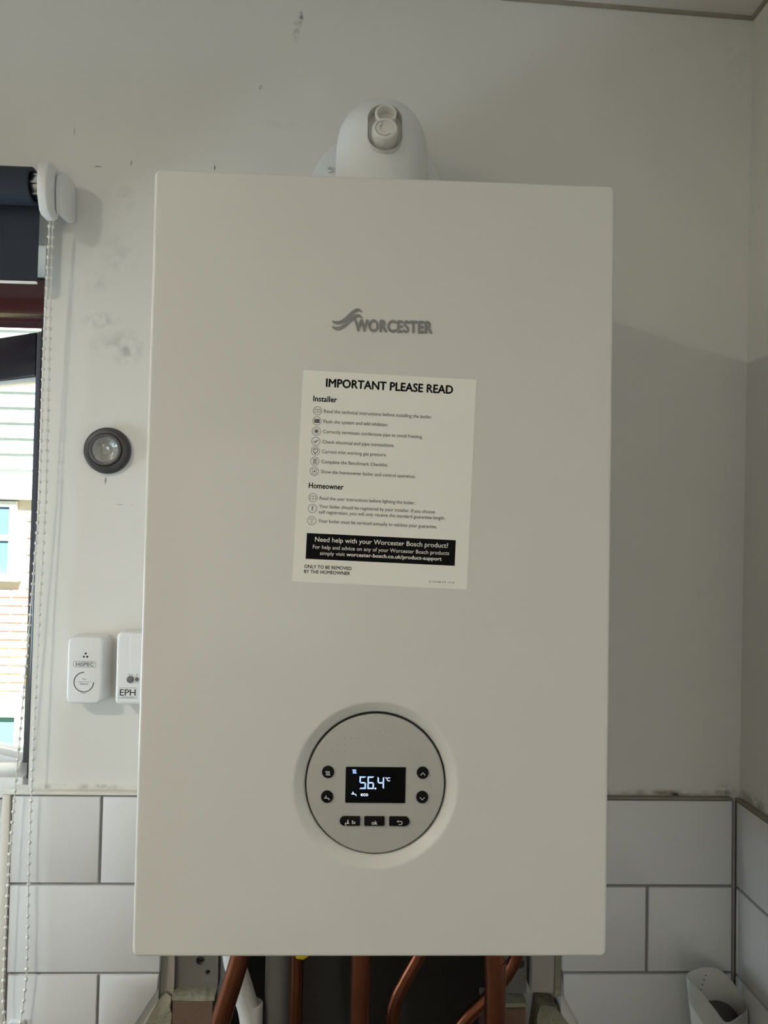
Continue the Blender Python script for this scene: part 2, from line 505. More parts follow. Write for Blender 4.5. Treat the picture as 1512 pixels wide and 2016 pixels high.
ceiling = struct(link('ceiling', bm, 'ceiling_paint'), 'plain white ceiling above the boiler', 'ceiling')
bm = bmesh.new()                                        # cracked, darker filler line where wall and ceiling meet
tube(bm, [(XL, -0.001, cz(XL)-.001), (XR+.012, -0.001, cz(XR)-.001)], 0.0035, 8)
tube(bm, [(XR+.011, 0, cz(XR)-.001), (XR+.011, YR, cz(XR)-.001)], 0.0035, 8)
struct(link('trim_1', bm, 'dark_caulk'), 'thin dark filler line between wall and ceiling', 'trim')

# ------------------------------------------------------------------ tiles
TZ = [(-0.0741, 0.0295), (-0.1808, -0.0778), (-0.2880, -0.1846), (-0.3950, -0.2915)]
TF, TB = -0.0085, 0.0
def tile_poly(pts, parent, name='tile'):
    bm = bmesh.new(); prism(bm, pts, TF, TB-.0005, bev=0.0012)
    return link(name, bm, 'tile_glaze', parent, 40)
def R4(x0, x1, z0, z1): return [(x0, z0), (x1, z0), (x1, z1), (x0, z1)]
back_tiles = [
    R4(-.4305, -.3254, *TZ[0]), R4(-.3217, -.2476, *TZ[0]), R4(.2475, .4598, *TZ[0]),
    R4(-.4300, -.2476, *TZ[1]), R4(.2470, .3508, *TZ[1]), R4(.3546, .4600, *TZ[1]),
    R4(-.4290, -.3226, *TZ[2]),
    [(-.3192, -.2880), (-.3030, -.2880), (-.2758, -.2428), (-.2498, -.2030), (-.2490, -.1850), (-.3192, -.1846)],
    [(.2920, -.2880), (.4602, -.2880), (.4602, -.1846), (.2490, -.1846), (.2493, -.2134), (.2690, -.2449)],
    R4(-.4285, -.32, *TZ[3]), R4(.34, .4602, *TZ[3]),
]
for pts in back_tiles: tile_poly(pts, wall_back)
bm = bmesh.new()
prism(bm, [(-.4345, -.40), (-.355, -.40), (-.305, -.2880), (-.2778, -.2428), (-.2505, -.2030), (-.2486, -.1800), (-.2480, .0310), (-.4345, .0310)], -.0050, -.0002)
prism(bm, [(.335, -.40), (.4635, -.40), (.4635, .0310), (.2480, .0310), (.2480, -.1800), (.2500, -.2134), (.2705, -.2449)], -.0050, -.0002)
link('grout', bm, 'grout', wall_back)
bm = bmesh.new()                                        # white edging strip at the left end of the tiles
box(bm, -.4420, -.4325, -.0100, -.0002, -.40, .0315, bev=.001)
link('tile_edging', bm, 'caulk', wall_back, 40)
def side_tile(y0, y1, z0, z1):
    bm = bmesh.new(); box(bm, .4640, XR-.0005, y1, y0, z0, z1)
    es = [e for e in bm.edges if all(v.co.x < .465 for v in e.verts)]
    bmesh.ops.bevel(bm, geom=es, offset=.0012, segments=2, affect='EDGES', profile=.5)
    return link('tile', bm, 'tile_glaze', wall_right, 40)
for r, (z0, z1) in enumerate(TZ):
    y = -.0108
    if r % 2: side_tile(y, y-.0045, z0, z1); y -= .0065
    first = True
    while y > -.9:
        w = .2075 if not (first and r % 2 == 0) else .150
        side_tile(y, y-w, z0, z1); y -= w+.0036; first = False
bm = bmesh.new(); box(bm, .4675, XR-.0002, -.93, -.0005, -.40, .0310)
link('grout', bm, 'grout', wall_right)
bm = bmesh.new()
box(bm, -.4420, -.2005, -.0105, -.0002, .0318, .0352, bev=.0010)
tr2 = struct(link('trim_2', bm, 'caulk', None, 40), 'white edging bead on the tiles under the window corner', 'trim')
bm = bmesh.new()
box(bm, .2005, .4600, -.0095, -.0002, .0312, .0334, bev=.0008)
struct(link('trim_3', bm, 'dark_caulk', None, 40), 'grubby edging bead on the tiles right of the boiler', 'trim')
bm = bmesh.new()
box(bm, .4628, XR-.0002, -.93, -.0100, .0312, .0334, bev=.0008)
struct(link('trim_4', bm, 'dark_caulk', None, 40), 'grubby edging bead on the tiles of the right wall', 'trim')

# ------------------------------------------------------------------ stripped patch below the boiler (parts of the back wall)
def rough_block(name, m, x0, x1, y0, y1, z0, z1, amp, cuts=5, seed=0.0, parent=wall_back):
    bm = bmesh.new(); box(bm, x0, x1, y0, y1, z0, z1)
    bmesh.ops.subdivide_edges(bm, edges=bm.edges[:], cuts=cuts, use_grid_fill=True)
    for v in bm.verts:
        if v.co.y < y1-.001:
            v.co += noise.noise_vector(v.co*70+Vector((seed, seed, 0)))*amp
    return link(name, bm, m, parent, 50)
def panel_with_holes(name, m, x0, x1, z0, z1, yf, yb, holes):
    bm = bmesh.new(); box(bm, x0, x1, yf, yb, z0, z1)
    o = link(name, bm, m, wall_back)
    for hx, hz, hr in holes:
        c = bmesh.new(); lathe(c, hx, hz, [(hr, yf-.01), (hr*1.05, yf+.012)], 14, cap1=True)
        apply_bool(o, c)
    return o
panel_with_holes('backing_board', 'board_grey', -.2320, -.1800, -.2110, -.032, .0100, .0295, [(-.2020, -.1772, .0055), (-.1925, -.1915, .0030)])
panel_with_holes('backing_board', 'board_grey', .1700, .2070, -.2200, -.032, .0130, .0295, [(.1990, -.1835, .0055)])
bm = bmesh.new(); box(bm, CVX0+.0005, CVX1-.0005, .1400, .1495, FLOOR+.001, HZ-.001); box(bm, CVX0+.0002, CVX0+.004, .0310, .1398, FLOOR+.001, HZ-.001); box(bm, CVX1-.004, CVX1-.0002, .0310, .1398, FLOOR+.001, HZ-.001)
o = link('shade_lining', bm, 'shade_dark', wall_back)  # dark lining: the shade under the boiler put into its colour
bm = bmesh.new(); box(bm, -.2490, -.2325, .004, .0295, -.2200, -.032); link('plaster_edge', bm, 'old_plaster', wall_back)
rough_block('plaster_strip', 'old_plaster', .2110, .2390, .0010, .0290, -.2120, -.032, .0012, 6, 3.0)
rough_block('plaster_edge', 'mortar_rough', .2400, .2470, -.0020, .0290, -.2150, -.032, .0014, 6, 5.0)
rough_block('brick', 'brick_brown', -.2310, -.1830, -.0078, .0290, -.3000, -.2165, .0006, 4, 1.0)
rough_block('mortar_bed', 'mortar_rough', -.2315, -.1810, -.0070, .0290, -.2160, -.2100, .0014, 4, 2.0)
rough_block('brick', 'brick_brown', .1500, .2020, -.0060, .0290, -.3000, -.2270, .0010, 4, 7.0)
rough_block('mortar_bed', 'mortar_rough', .1500, .2040, -.0050, .0290, -.2262, -.2215, .0014, 4, 8.0)
rough_block('brick', 'brick_brown', -.2310, -.1830, -.0078, .0290, -.3900, -.3090, .0006, 4, 11.0)
rough_block('mortar_bed', 'mortar_rough', -.2315, -.1810, -.0050, .0290, -.3085, -.3005, .0014, 4, 12.0)
def slanted_lump(name, pts, yf, m, seed):
    bm = bmesh.new(); prism(bm, pts, yf, .0285)
    bmesh.ops.subdivide_edges(bm, edges=bm.edges[:], cuts=3, use_grid_fill=True)
    bmesh.ops.triangulate(bm, faces=bm.faces[:])
    bmesh.ops.subdivide_edges(bm, edges=bm.edges[:], cuts=2)
    for v in bm.verts:
        if v.co.y < .02: v.co += noise.noise_vector(v.co*90+Vector((seed, 0, seed)))*.0030
    return link(name, bm, m, wall_back, 60)
slanted_lump('mortar_lump', [(-.2960, -.300), (-.2360, -.300), (-.2330, -.2450), (-.2340, -.2130), (-.2420, -.2090), (-.2470, -.2150)], -.0030, 'mortar_rough', 4.0)
slanted_lump('mortar_lump', [(.2100, -.300), (.2850, -.300), (.2560, -.2480), (.2420, -.2300), (.2200, -.2260)], -.0010, 'mortar_rough', 9.0)

# ------------------------------------------------------------------ window_1, the back window with its casement ajar
w1 = bpy.data.objects.new('window_1', None); col.objects.link(w1); w1.location = ((OX0+OX1)/2, .12, OZ0)
struct(w1, 'dark mahogany framed window with its casement ajar, left of the boiler', 'window')
FD = (.120, .190)
bm = bmesh.new(); prism(bm, R4(OX0+.0005, OX1-.0005, .6560, OZ1-.0045), *FD, bev=.003); box(bm, OX0+.05, OX1-.0560, .150, .19, .6530, .6565)
link('frame_head', bm, 'mahogany', w1, 40)
bm = bmesh.new(); box(bm, OX1-.0525, OX1-.0005, *FD, OZ0+.03, .6555, bev=.003); link('frame_jamb', bm, 'dark_frame', w1, 40)
bm = bmesh.new(); box(bm, OX0+.0005, OX0+.0555, *FD, OZ0+.03, .6555, bev=.003); link('frame_jamb', bm, 'dark_frame', w1, 40)
bm = bmesh.new(); box(bm, OX0+.0560, OX1-.0560, *FD, OZ0+.0045, OZ0+.034, bev=.003); link('frame_cill', bm, 'sill_white', w1, 40)
bm = bmesh.new(); box(bm, OX0+.0560, OX1-.0560, .205, .30, OZ0-.03, OZ0+.003, bev=.004); link('outer_cill', bm, 'sill_white', w1, 40)
bm = bmesh.new(); box(bm, OX0+.0005, OX1-.0285, -.004, .1195, OZ0+.0005, OZ0+.0040, bev=.001); link('window_sill', bm, 'sill_white', w1, 40)
# casement sash hinged at the right jamb, opened outwards
hinge = Vector((-.4720, .195, 0)); ang = math.radians(30)
SW, SZ0, SZ1 = .545, -.025, .6560
def sash(name, m, u0, u1, d0, d1, z0, z1, parent, bev=.003):
    bm = bmesh.new(); box(bm, -u1, -u0, d0, d1, z0, z1, bev=bev)
    Rm = Matrix.Rotation(-ang, 4, 'Z')
    bmesh.ops.transform(bm, matrix=Matrix.Translation(hinge) @ Rm, verts=bm.verts[:])
    return link(name, bm, m, parent, 40)
sroot = sash('sash_rail', 'dark_frame', .0505, SW-.0505, 0, .05, SZ1-.068, SZ1, w1)
sash('sash_rail', 'sill_white', .0505, SW-.0505, 0, .05, SZ0, SZ0+.032, w1)  # white where the frame is dark: sky glare put into the colour
sash('sash_stile', 'dark_frame', 0, .050, 0, .05, SZ0, SZ1, w1)
sash('sash_stile', 'dark_frame', SW-.050, SW, 0, .05, SZ0, SZ1, w1)
sash('glazing_bead', 'sill_white', .0505, SW-.0505, .004, .020, SZ1-.0740, SZ1-.0685, w1, .001)
sash('pane', 'window_glass', .0510, SW-.0510, .022, .028, SZ0+.0325, SZ1-.0745, w1, 0)

# fill_window and fill_door, outside the picture, put in to carry the fill light
w2 = bpy.data.objects.new('fill_window', None); col.objects.link(w2); w2.location = (XL-.1, (WY0+WY1)/2, WZ0)
struct(w2, 'white framed window put in for fill light in the unseen side wall left of the camera', 'window')
for nm, a in (('frame_head', (WY0, WY1, WZ1-.05, WZ1)), ('frame_cill', (WY0, WY1, WZ0, WZ0+.05)), ('frame_jamb', (WY0, WY0+.05, WZ0+.05, WZ1-.05)), ('frame_jamb', (WY1-.05, WY1, WZ0+.05, WZ1-.05))):
    bm = bmesh.new(); box(bm, XL-.16, XL-.09, a[0]+.0005, a[1]-.0005, a[2]+.0005, a[3]-.0005, bev=.003); link(nm, bm, 'sill_white', w2, 40)
bm = bmesh.new(); box(bm, XL-.13, XL-.124, WY0+.05, WY1-.05, WZ0+.05, WZ1-.05); link('pane', bm, 'window_glass', w2)
d1 = bpy.data.objects.new('fill_door', None); col.objects.link(d1); d1.location = ((DX0+DX1)/2, YR-.1, FLOOR)
struct(d1, 'white framed glazed door added for fill light, unseen behind the camera', 'door')
for nm, a in (('door_rail', (DX0, DX1, DZ1-.1, DZ1)), ('door_rail', (DX0, DX1, FLOOR, FLOOR+.2)), ('door_stile', (DX0, DX0+.1, FLOOR+.2, DZ1-.1)), ('door_stile', (DX1-.1, DX1, FLOOR+.2, DZ1-.1))):
    bm = bmesh.new(); box(bm, a[0]+.0005, a[1]-.0005, YR-.16, YR-.09, a[2]+.0005, a[3]-.0005, bev=.003); link(nm, bm, 'sill_white', d1, 40)
bm = bmesh.new(); box(bm, DX0+.1, DX1-.1, YR-.13, YR-.124, FLOOR+.2, DZ1-.1); link('pane', bm, 'window_glass', d1)

# ------------------------------------------------------------------ ceiling lamp (its shadow falls across the wall from the left)
LX, LY = -1.09, -1.25
LZ = 1.025
lamp = thing('ceiling_lamp', 'round white ceiling lamp with a glowing underside, left of the camera', 'lamp', (LX, LY, cz(LX)))
bm = bmesh.new()                                        # open drum: sides, top and a rim around the diffuser
tube(bm, [(LX, LY, LZ-.004), (LX, LY, LZ), (LX, LY, cz(LX)+.003)], [.038, .040, .040], 32, caps=False)
tube(bm, [(LX, LY, LZ+.0005), (LX, LY, LZ+.010)], [.0385, .0385], 32)
link('housing', bm, 'lamp_metal', lamp, 40)
bm = bmesh.new()
bm.faces.new([bm.verts.new((LX+.030*math.cos(2*PI*i/32), LY-.030*math.sin(2*PI*i/32), LZ-.0005)) for i in range(32)])
link('diffuser', bm, 'lamp_glass', lamp)
# ================================================================== the boiler
BH, BF, BB = 0.666, -0.310, -0.012
CX, CZ = 0.0004, 0.1436                                 # centre of the control panel
boiler = thing('gas_boiler', 'white wall-hung gas boiler with a round grey control panel', 'boiler', (0, BB, 0))
bm = bmesh.new()
NP = 8
def per(ins, rc):
    pts = rrect(.400-2*ins, BH-2*ins, rc, NP)
    out = []
    for i in range(len(pts)):                            # subdivide the long straight sides
        p, q = pts[i], pts[(i+1) % len(pts)]
        m = 14 if math.hypot(p[0]-q[0], p[1]-q[1]) > .1 else 1
        for k in range(m): out.append((p[0]+(q[0]-p[0])*k/m, p[1]+(q[1]-p[1])*k/m + BH/2))
    return out
RE = .0026
loops = []
L0 = per(RE, .0030)
angs = [math.atan2(z-CZ, x-CX) for x, z in L0]
def ring(r, y): return [bm.verts.new((CX+r*math.cos(a), y, CZ+r*math.sin(a))) for a in angs]
bowl = [(.0600, BF+.0120), (.0604, BF+.0072), (.0612, BF+.0060), (.0625, BF+.0052), (.0680, BF+.0012), (.0692, BF+.0005), (.0702, BF+.0001), (.0712, BF)]
loops.append(ring(.0585, BF+.0120))
for r, y in bowl + [(.0722, BF), (.0800, BF)]: loops.append(ring(r, y))
loops.append([bm.verts.new((x, BF, z)) for x, z in per(RE+.0060, .0030)])
loops.append([bm.verts.new((x, BF, z)) for x, z in per(RE+.0008, .0030)])
for k in range(5):
    a = PI/2*k/4
    ins = RE*(1-math.sin(a)); y = BF + RE*(1-math.cos(a))
    loops.append([bm.verts.new((x, y, z)) for x, z in per(ins, .003+RE-ins)])
loops.append([bm.verts.new((x, BB, z)) for x, z in per(0, .0075)])
for A, B in zip(loops, loops[1:]): bridge(bm, A, B)
bm.faces.new(loops[-1])
link('casing', bm, 'white_steel', boiler, 25)

# control panel disc, lying in the dished recess
bm = bmesh.new()
PF = BF + .0035
lathe(bm, CX, CZ, [(.0555, PF), (.0580, PF+.0003), (.0588, PF+.0012), (.0588, BF+.0115)], 96, cap1=True)
panel = link('control_panel', bm, 'panel_grey', boiler, 30)
bm = bmesh.new(); lathe(bm, CX, CZ, [(.0589, PF+.0030), (.0600, PF+.0030), (.0600, BF+.0118), (.0589, BF+.0118)], 96, cap0=False)
link('shadow_gap', bm, 'gap_dark', panel)
bm = bmesh.new()                                        # moulded dimples, two lines of small raised marks
for row, (z, x0, n) in enumerate(((.1706, -.0380, 15), (.1765, -.0325, 13), (.1822, -.0270, 11), (.1880, -.0150, 6))):
    for k in range(n):
        lathe(bm, CX+x0+.00545*k, z, [(.0002, PF-.0003), (.0006, PF-.0002), (.0009, PF+.0002)], 8)
o = link('dimples', bm, 'panel_grey', panel, 60); o['kind'] = 'stuff'
bm = bmesh.new()                                        # faint printed scale beside the arrow buttons
stroke(bm, [(CX+.0462, .1545), (CX+.0478, .1545), (CX+.0478, .1325), (CX+.0462, .1325)], .0003, PF-.0001)
link('scale_print', bm, 'print_light', panel)
# display
bm = bmesh.new(); rbox(bm, CX, .1428, .0528, .0318, PF-.0006, PF+.003, .0012, .0004)
link('display_bezel', bm, 'panel_grey', panel, 30)
bm = bmesh.new(); SY = PF-.0009
rbox(bm, CX, .1428, .0512, .0303, SY, PF+.002, .0008, .0002)
Y1 = SY-.00012
def seg7(bm, x, z, w, h, segs, t, mi):
    sk = .06*h
    X = lambda u, v: (x+u+(v/h)*sk*0, z+v)
    g = t*.12
    S = {'a': [(0, h), (w, h), (w-t, h-t), (t, h-t)], 'd': [(t, t), (w-t, t), (w, 0), (0, 0)],
         'g': [(t*.4, h/2), (t, h/2+t/2), (w-t, h/2+t/2), (w-t*.4, h/2), (w-t, h/2-t/2), (t, h/2-t/2)],
         'f': [(0, h-g), (t, h-t), (t, h/2+t*.6), (0, h/2+g)], 'b': [(w-t, h-t), (w, h-g), (w, h/2+g), (w-t, h/2+t*.6)],
         'e': [(0, h/2-g), (t, h/2-t*.6), (t, t), (0, g)], 'c': [(w-t, h/2-t*.6), (w, h/2-g), (w, g), (w-t, t)]}
    for s in segs: flat(bm, [X(*p) for p in S[s]], Y1, mi)
seg7(bm, -.0134, .1394, .0056, .0106, 'afgcd', .0012, 1)
seg7(bm, -.0066, .1394, .0056, .0106, 'afgcde', .0012, 1)
disc(bm, .00035, .1399, .00075, Y1, 2)
seg7(bm, .0020, .1394, .0056, .0106, 'fgbc', .0012, 1)
stroke(bm, arc(.0092, .1489, .0004, 0, 2*PI, 8), .0004, Y1, 2)
text(bm, 'C', .0099, .1462, Y1, height=.0031, bold=.02, mi=2)
text(bm, 'eco', -.0121, .1335, Y1, width=.0063, bold=.018, mi=2)
def radiator(bm, x, z, w, h, y, mi):
    for k in range(4): flat(bm, R4(x+w*.12+k*w*.2, x+w*.12+k*w*.2+w*.1, z, z+h), y, mi)
    flat(bm, R4(x-w*.05, x+w*.85, z+h*.84, z+h), y, mi); flat(bm, R4(x+w*.1, x+w*1.0, z, z+h*.14), y, mi)
def tap(bm, x, z, s, y, mi):
    stroke(bm, [(x, z+.42*s), (x+.55*s, z+.42*s), (x+.8*s, z+.34*s), (x+.95*s, z+.08*s)], .17*s, y, mi)
    disc(bm, x+.30*s, z+.72*s, .13*s, y, mi); flat(bm, R4(x+.25*s, x+.36*s, z+.42*s, z+.7*s), y, mi)
radiator(bm, -.0196, .1525, .0038, .0032, Y1, 1)
tap(bm, -.0200, .1333, .0044, Y1, 2)
link('display', bm, ['screen_black', 'led_blue', 'led_white'], panel)
# round buttons
BY = PF-.0018; BI = BY-.00012
def button(cx, cz, icon):
    bm = bmesh.new(); lathe(bm, cx, cz, [(.0040, BY), (.0047, BY+.0002), (.0051, BY+.0008), (.0052, PF+.001)], 32)
    icon(bm, cx, cz); link('button', bm, ['button_black', 'icon_white'], panel, 40)
def chev(d):
    return lambda bm, x, z: stroke(bm, [(x-.0020, z-.0010*d-.0008), (x, z+.0012*d-.0008), (x+.0020, z-.0010*d-.0008)], .0006, BI, 1)
button(-.0402, .1534, lambda bm, x, z: radiator(bm, x-.0022, z-.0026, .0044, .0036, BI, 1))
button(-.0406, .1326, lambda bm, x, z: tap(bm, x-.0024, z-.0028, .0048, BI, 1))
button(.0405, .1534, chev(1)); button(.0404, .1328, chev(-1))
def pill(x0, x1, left, rightr, icon):
    z0, z1 = .1086, .1163; h = (z1-z0)/2; zc = (z0+z1)/2
    pts = []
    pts += arc(x1-h, zc, h, -PI/2, PI/2, 14) if rightr else arc(x1-.0007, z0+.0007, .0007, -PI/2, 0, 4)+arc(x1-.0007, z1-.0007, .0007, 0, PI/2, 4)
    pts += arc(x0+h, zc, h, PI/2, 1.5*PI, 14) if left else arc(x0+.0007, z1-.0007, .0007, PI/2, PI, 4)+arc(x0+.0007, z0+.0007, .0007, PI, 1.5*PI, 4)
    bm = bmesh.new(); prism(bm, pts, BY, PF+.001, bev=.0005); icon(bm)
    link('button', bm, ['button_black', 'icon_white'], panel, 40)
def ic_sweep(bm):
    stroke(bm, [(-.0226, .1138), (-.0224, .1120), (-.0228, .1113)], [.0007, .0011, .0016], BI, 1)
    flat(bm, [(-.0240, .1106), (-.0228, .1116), (-.0218, .1110), (-.0208, .1103), (-.0230, .1102)], BI, 1)
    stroke(bm, arc(-.0236, .1102, .0012, PI*.6, PI*1.5, 8), .0006, BI, 1)
    text(bm, '5s', -.0192, .1104, BI, height=.0026, bold=.03, mi=1)
def ic_back(bm):
    stroke(bm, [(.0196, .1126), (.0224, .1126)] + arc(.0224, .1113, .0013, PI/2, -PI/2, 10) + [(.0206, .1100)], .0006, BI, 1)
    flat(bm, [(.0190, .1126), (.0203, .1137), (.0203, .1115)], BI, 1)
pill(-.0294, -.0121, True, False, ic_sweep)
pill(-.0086, .0087, False, False, lambda bm: text(bm, 'ok', .0001, .1098, BI, width=.0048, bold=.02, align='C', mi=1))
pill(.0126, .0299, False, True, ic_back)

# maker's badge: raised lettering and two waves
bm = bmesh.new()
def extrude_flat(bm, y):
    r = bmesh.ops.extrude_face_region(bm, geom=bm.faces[:])
    for v in r['geom']:
        if isinstance(v, bmesh.types.BMVert): v.co.y += y
text(bm, 'WORCESTER', -.0258, .5309, BF+.0002, width=.0670, height=.0100, bold=.040, spacing=1.04)
def wave(dz):
    pts = [(-.0448, .5392+dz), (-.0432, .5379+dz), (-.0406, .5374+dz), (-.0375, .5381+dz), (-.0340, .5405+dz), (-.0305, .5440+dz), (-.0270, .5473+dz), (-.0240, .5490+dz), (-.0215, .5490+dz), (-.0195, .5472+dz)]
    pts = [(p.x, p.z) for p in smooth_path([(x, 0, z) for x, z in pts], 4)]
    n = len(pts)
    stroke(bm, pts, [.0028*(.25+.75*min(1, 5*i/n, 5*(n-1-i)/n)) for i in range(n)], BF+.0002)
wave(0); wave(-.0050)
extrude_flat(bm, -.0010)
link('maker_badge', bm, 'logo_silver', boiler)

# ------------------------------------------------------------------ instruction sticker on the boiler front
SC = (.0032, .40305); SR = math.radians(-1.65)
stk = thing('instruction_sticker', 'white instruction sticker with black lettering, stuck on the boiler front', 'sticker', (SC[0], BF, SC[1]))
tf = lambda u, v: (SC[0]+u*math.cos(SR)-v*math.sin(SR), SC[1]+u*math.sin(SR)+v*math.cos(SR))
bm = bmesh.new(); prism(bm, [tf(u, v) for u, v in rrect(.1496, .1811, .0008, 3)], BF-.0003, BF-.00002)
link('paper', bm, 'sticker_paper', stk)
SYp = BF-.00036
bm = bmesh.new(); flat(bm, [tf(*p) for p in ((-.0644, -.0708), (.0633, -.0708), (.0633, -.0488), (-.0644, -.0488))], SYp)
link('black_banner', bm, 'ink_black', stk)
bm = bmesh.new()
def T(s, u0, u1, v, bold=0.0, mi=0, y=SYp, h=None): text(bm, s, u0, v, y, width=u1-u0, height=h, bold=bold, rot=SR, origin=SC, mi=mi)
T('IMPORTANT PLEASE READ', -.0545, .0547, .0773, .030, 0, h=.0070)
T('Installer', -.0647, -.0447, .0643, .022, 0, h=.0047); T('Homeowner', -.0648, -.0353, -.0103, .022, 0, h=.0046)
rows = [('Read the technical instructions before installing the boiler.', .0377, .0548), ('Flush the system and add inhibitor.', .0004, .0460),
        ('Correctly terminate condensate pipe to avoid freezing.', .0306, .0373), ('Check electrical and pipe connections.', .0064, .0285),
        ('Correct inlet working gas pressure.', .0003, .0201), ('Complete the Benchmark Checklist.', .0020, .0114),
        ('Show the homeowner boiler and control operation.', .0261, .0028), ('Read the user instructions before lighting the boiler.', .0267, -.0199),
        ('Your boiler should be registered by your installer. If you choose', .0441, -.0268), ('self registration, you will only receive the standard guarantee length.', .0531, -.0317),
        ('Your boiler must be serviced annually to validate your guarantee.', .0465, -.0394)]
for s, e, v in rows: T(s, -.0551, e, v, .004, 1, h=.0029)
T('ONLY TO BE REMOVED', -.0651, -.0249, -.0786, .016, 0, h=.0028); T('BY THE HOMEOWNER', -.0650, -.0260, -.0829, .016, 0, h=.0028)
T('8 718 688 379  11/18', .0421, .0635, -.0859, 0, 1, h=.0014)
YB = SYp-.00006
T('Need help with your Worcester Bosch product?', -.0572, .0569, -.0557, .006, 2, YB, .0040)
T('For help and advice on any of your Worcester Bosch products', -.0587, .0580, -.0618, 0, 2, YB, .0033)
T('simply visit', -.0524, -.0312, -.0669, 0, 2, YB, .0031); T('worcester-bosch.co.uk/product-support', -.0298, .0517, -.0669, .018, 2, YB, .0031)
link('lettering', bm, ['ink_black', 'ink_dark', 'paper_print'], stk)
def icon(kind, u, v):
    bm = bmesh.new(); y = SYp
    S = lambda pts, w=.00035, closed=False: stroke(bm, [(u+a*.001, v+b*.001) for a, b in pts], w, y, 0, tf, closed)
    S([(3.6*math.cos(2*PI*i/32), 3.6*math.sin(2*PI*i/32)) for i in range(32)], .00036, True)
    F = lambda pts: flat(bm, [tf(u+a*.001, v+b*.001) for a, b in pts], y)
    if kind == 'book':
        S([(0, -1.6), (-1.2, -1.2), (-2.2, -1.4), (-2.2, 1.4), (-1.2, 1.6), (0, 1.2), (1.2, 1.6), (2.2, 1.4), (2.2, -1.4), (1.2, -1.2), (0, -1.6), (0, 1.2)])
    elif kind == 'radiator':
        for k in range(7): F([(-2.3+k*.68, -1.7), (-1.78+k*.68, -1.7), (-1.78+k*.68, 1.7), (-2.3+k*.68, 1.7)])
        S([(-2.3, 1.4), (2.3, 1.4)]); S([(-2.3, -1.4), (2.3, -1.4)])
    elif kind == 'snow':
        for k in range(4):
            a = PI*k/4; S([(-2.4*math.cos(a), -2.4*math.sin(a)), (2.4*math.cos(a), 2.4*math.sin(a))], .0005)
    elif kind == 'tick': S([(-2.0, -.1), (-.6, -1.3), (2.1, 1.3)], .0006); S([(-2.0, .8), (-.6, -.4), (1.0, 1.3)], .0003)
    elif kind == 'gauge':
        S([(1.9*math.cos(2*PI*i/24), .3+1.9*math.sin(2*PI*i/24)) for i in range(24)], .0005, True); S([(0, .4), (-.7, 1.3)], .0005); F([(-.5, -2.6), (.5, -2.6), (.5, -1.6), (-.5, -1.6)])
    elif kind == 'list':
        S([(-1.5, -2.2), (1.5, -2.2), (1.5, 2.2), (-1.5, 2.2)], .0003, True)
        for k in range(5): S([(-1.1, -1.6+k*.8), (1.1, -1.6+k*.8)], .0004)
    elif kind == 'boiler':
        S([(-1.5, -2.1), (1.5, -2.1), (1.5, 2.1), (-1.5, 2.1)], .0004, True); F([(-.6, -.6), (.7, -.4), (.5, .7), (-.5, .5)])
    elif kind == 'pen': S([(-.5, 2.2), (.5, 2.2), (.5, -1.2), (0, -2.3), (-.5, -1.2)], .0003, True); S([(0, 2.0), (0, -1.0)], .0003)
    elif kind == 'spanner':
        S([(-.6, -2.6), (-.6, .2), (-1.7, 1.4), (-1.4, 2.2), (-.6, 1.4), (.4, 1.4), (1.2, 2.2), (1.6, 1.3), (.6, .2), (.6, -2.6)], .0003)
    link('icon', bm, 'ink_dark', stk)
for k, (kd, v) in enumerate((('book', .0561), ('radiator', .0474), ('snow', .0386), ('tick', .0299), ('gauge', .0216), ('list', .0128), ('boiler', .0041), ('book', -.0185), ('pen', -.0277), ('spanner', -.0381))):
    icon(kd, -.0608, v)

# ------------------------------------------------------------------ flue elbow on top of the boiler
FX, FY, FZ, FR = -.0008, -.150, .793, .0495
flue = thing('flue_elbow', 'white flue elbow rising from the boiler top into the wall', 'flue', (FX, FY, BH))
BR_ = .052
path = [(FX, FY, BH), (FX, FY, FZ-BR_)]
for k in range(1, 13):
    a = PI/2*k/12
    path.append((FX, FY+BR_*(1-math.cos(a)), FZ-BR_+BR_*math.sin(a)))
path += [(FX, -.06, FZ-.002), (FX, -.0050, FZ-.006)]
bm = bmesh.new(); tube(bm, path, FR, 56)
elbow = link('elbow', bm, 'flue_white', flue)
# stadium pocket with the two test-point caps, tilted back with the bend
tilt = math.radians(14)
PC = Vector((FX+.0010, FY-.0475, .7700))
Mp = Matrix.Translation(PC) @ Matrix.Rotation(-tilt, 4, 'X')
def stadium(w, h, n=12): return rrect(w, h, w/2-1e-5, n)
cut = bmesh.new(); prism(cut, stadium(.0345, .0560), -.06, .0100)
bmesh.ops.recalc_face_normals(cut, faces=cut.faces[:])
bmesh.ops.transform(cut, matrix=Mp @ Matrix.Translation((0, 0, 0)), verts=cut.verts[:])
cut.transform(Matrix.Translation(-Vector(flue.location)))
off = Vector(flue.location)
cme = cut
apply_target = elbow
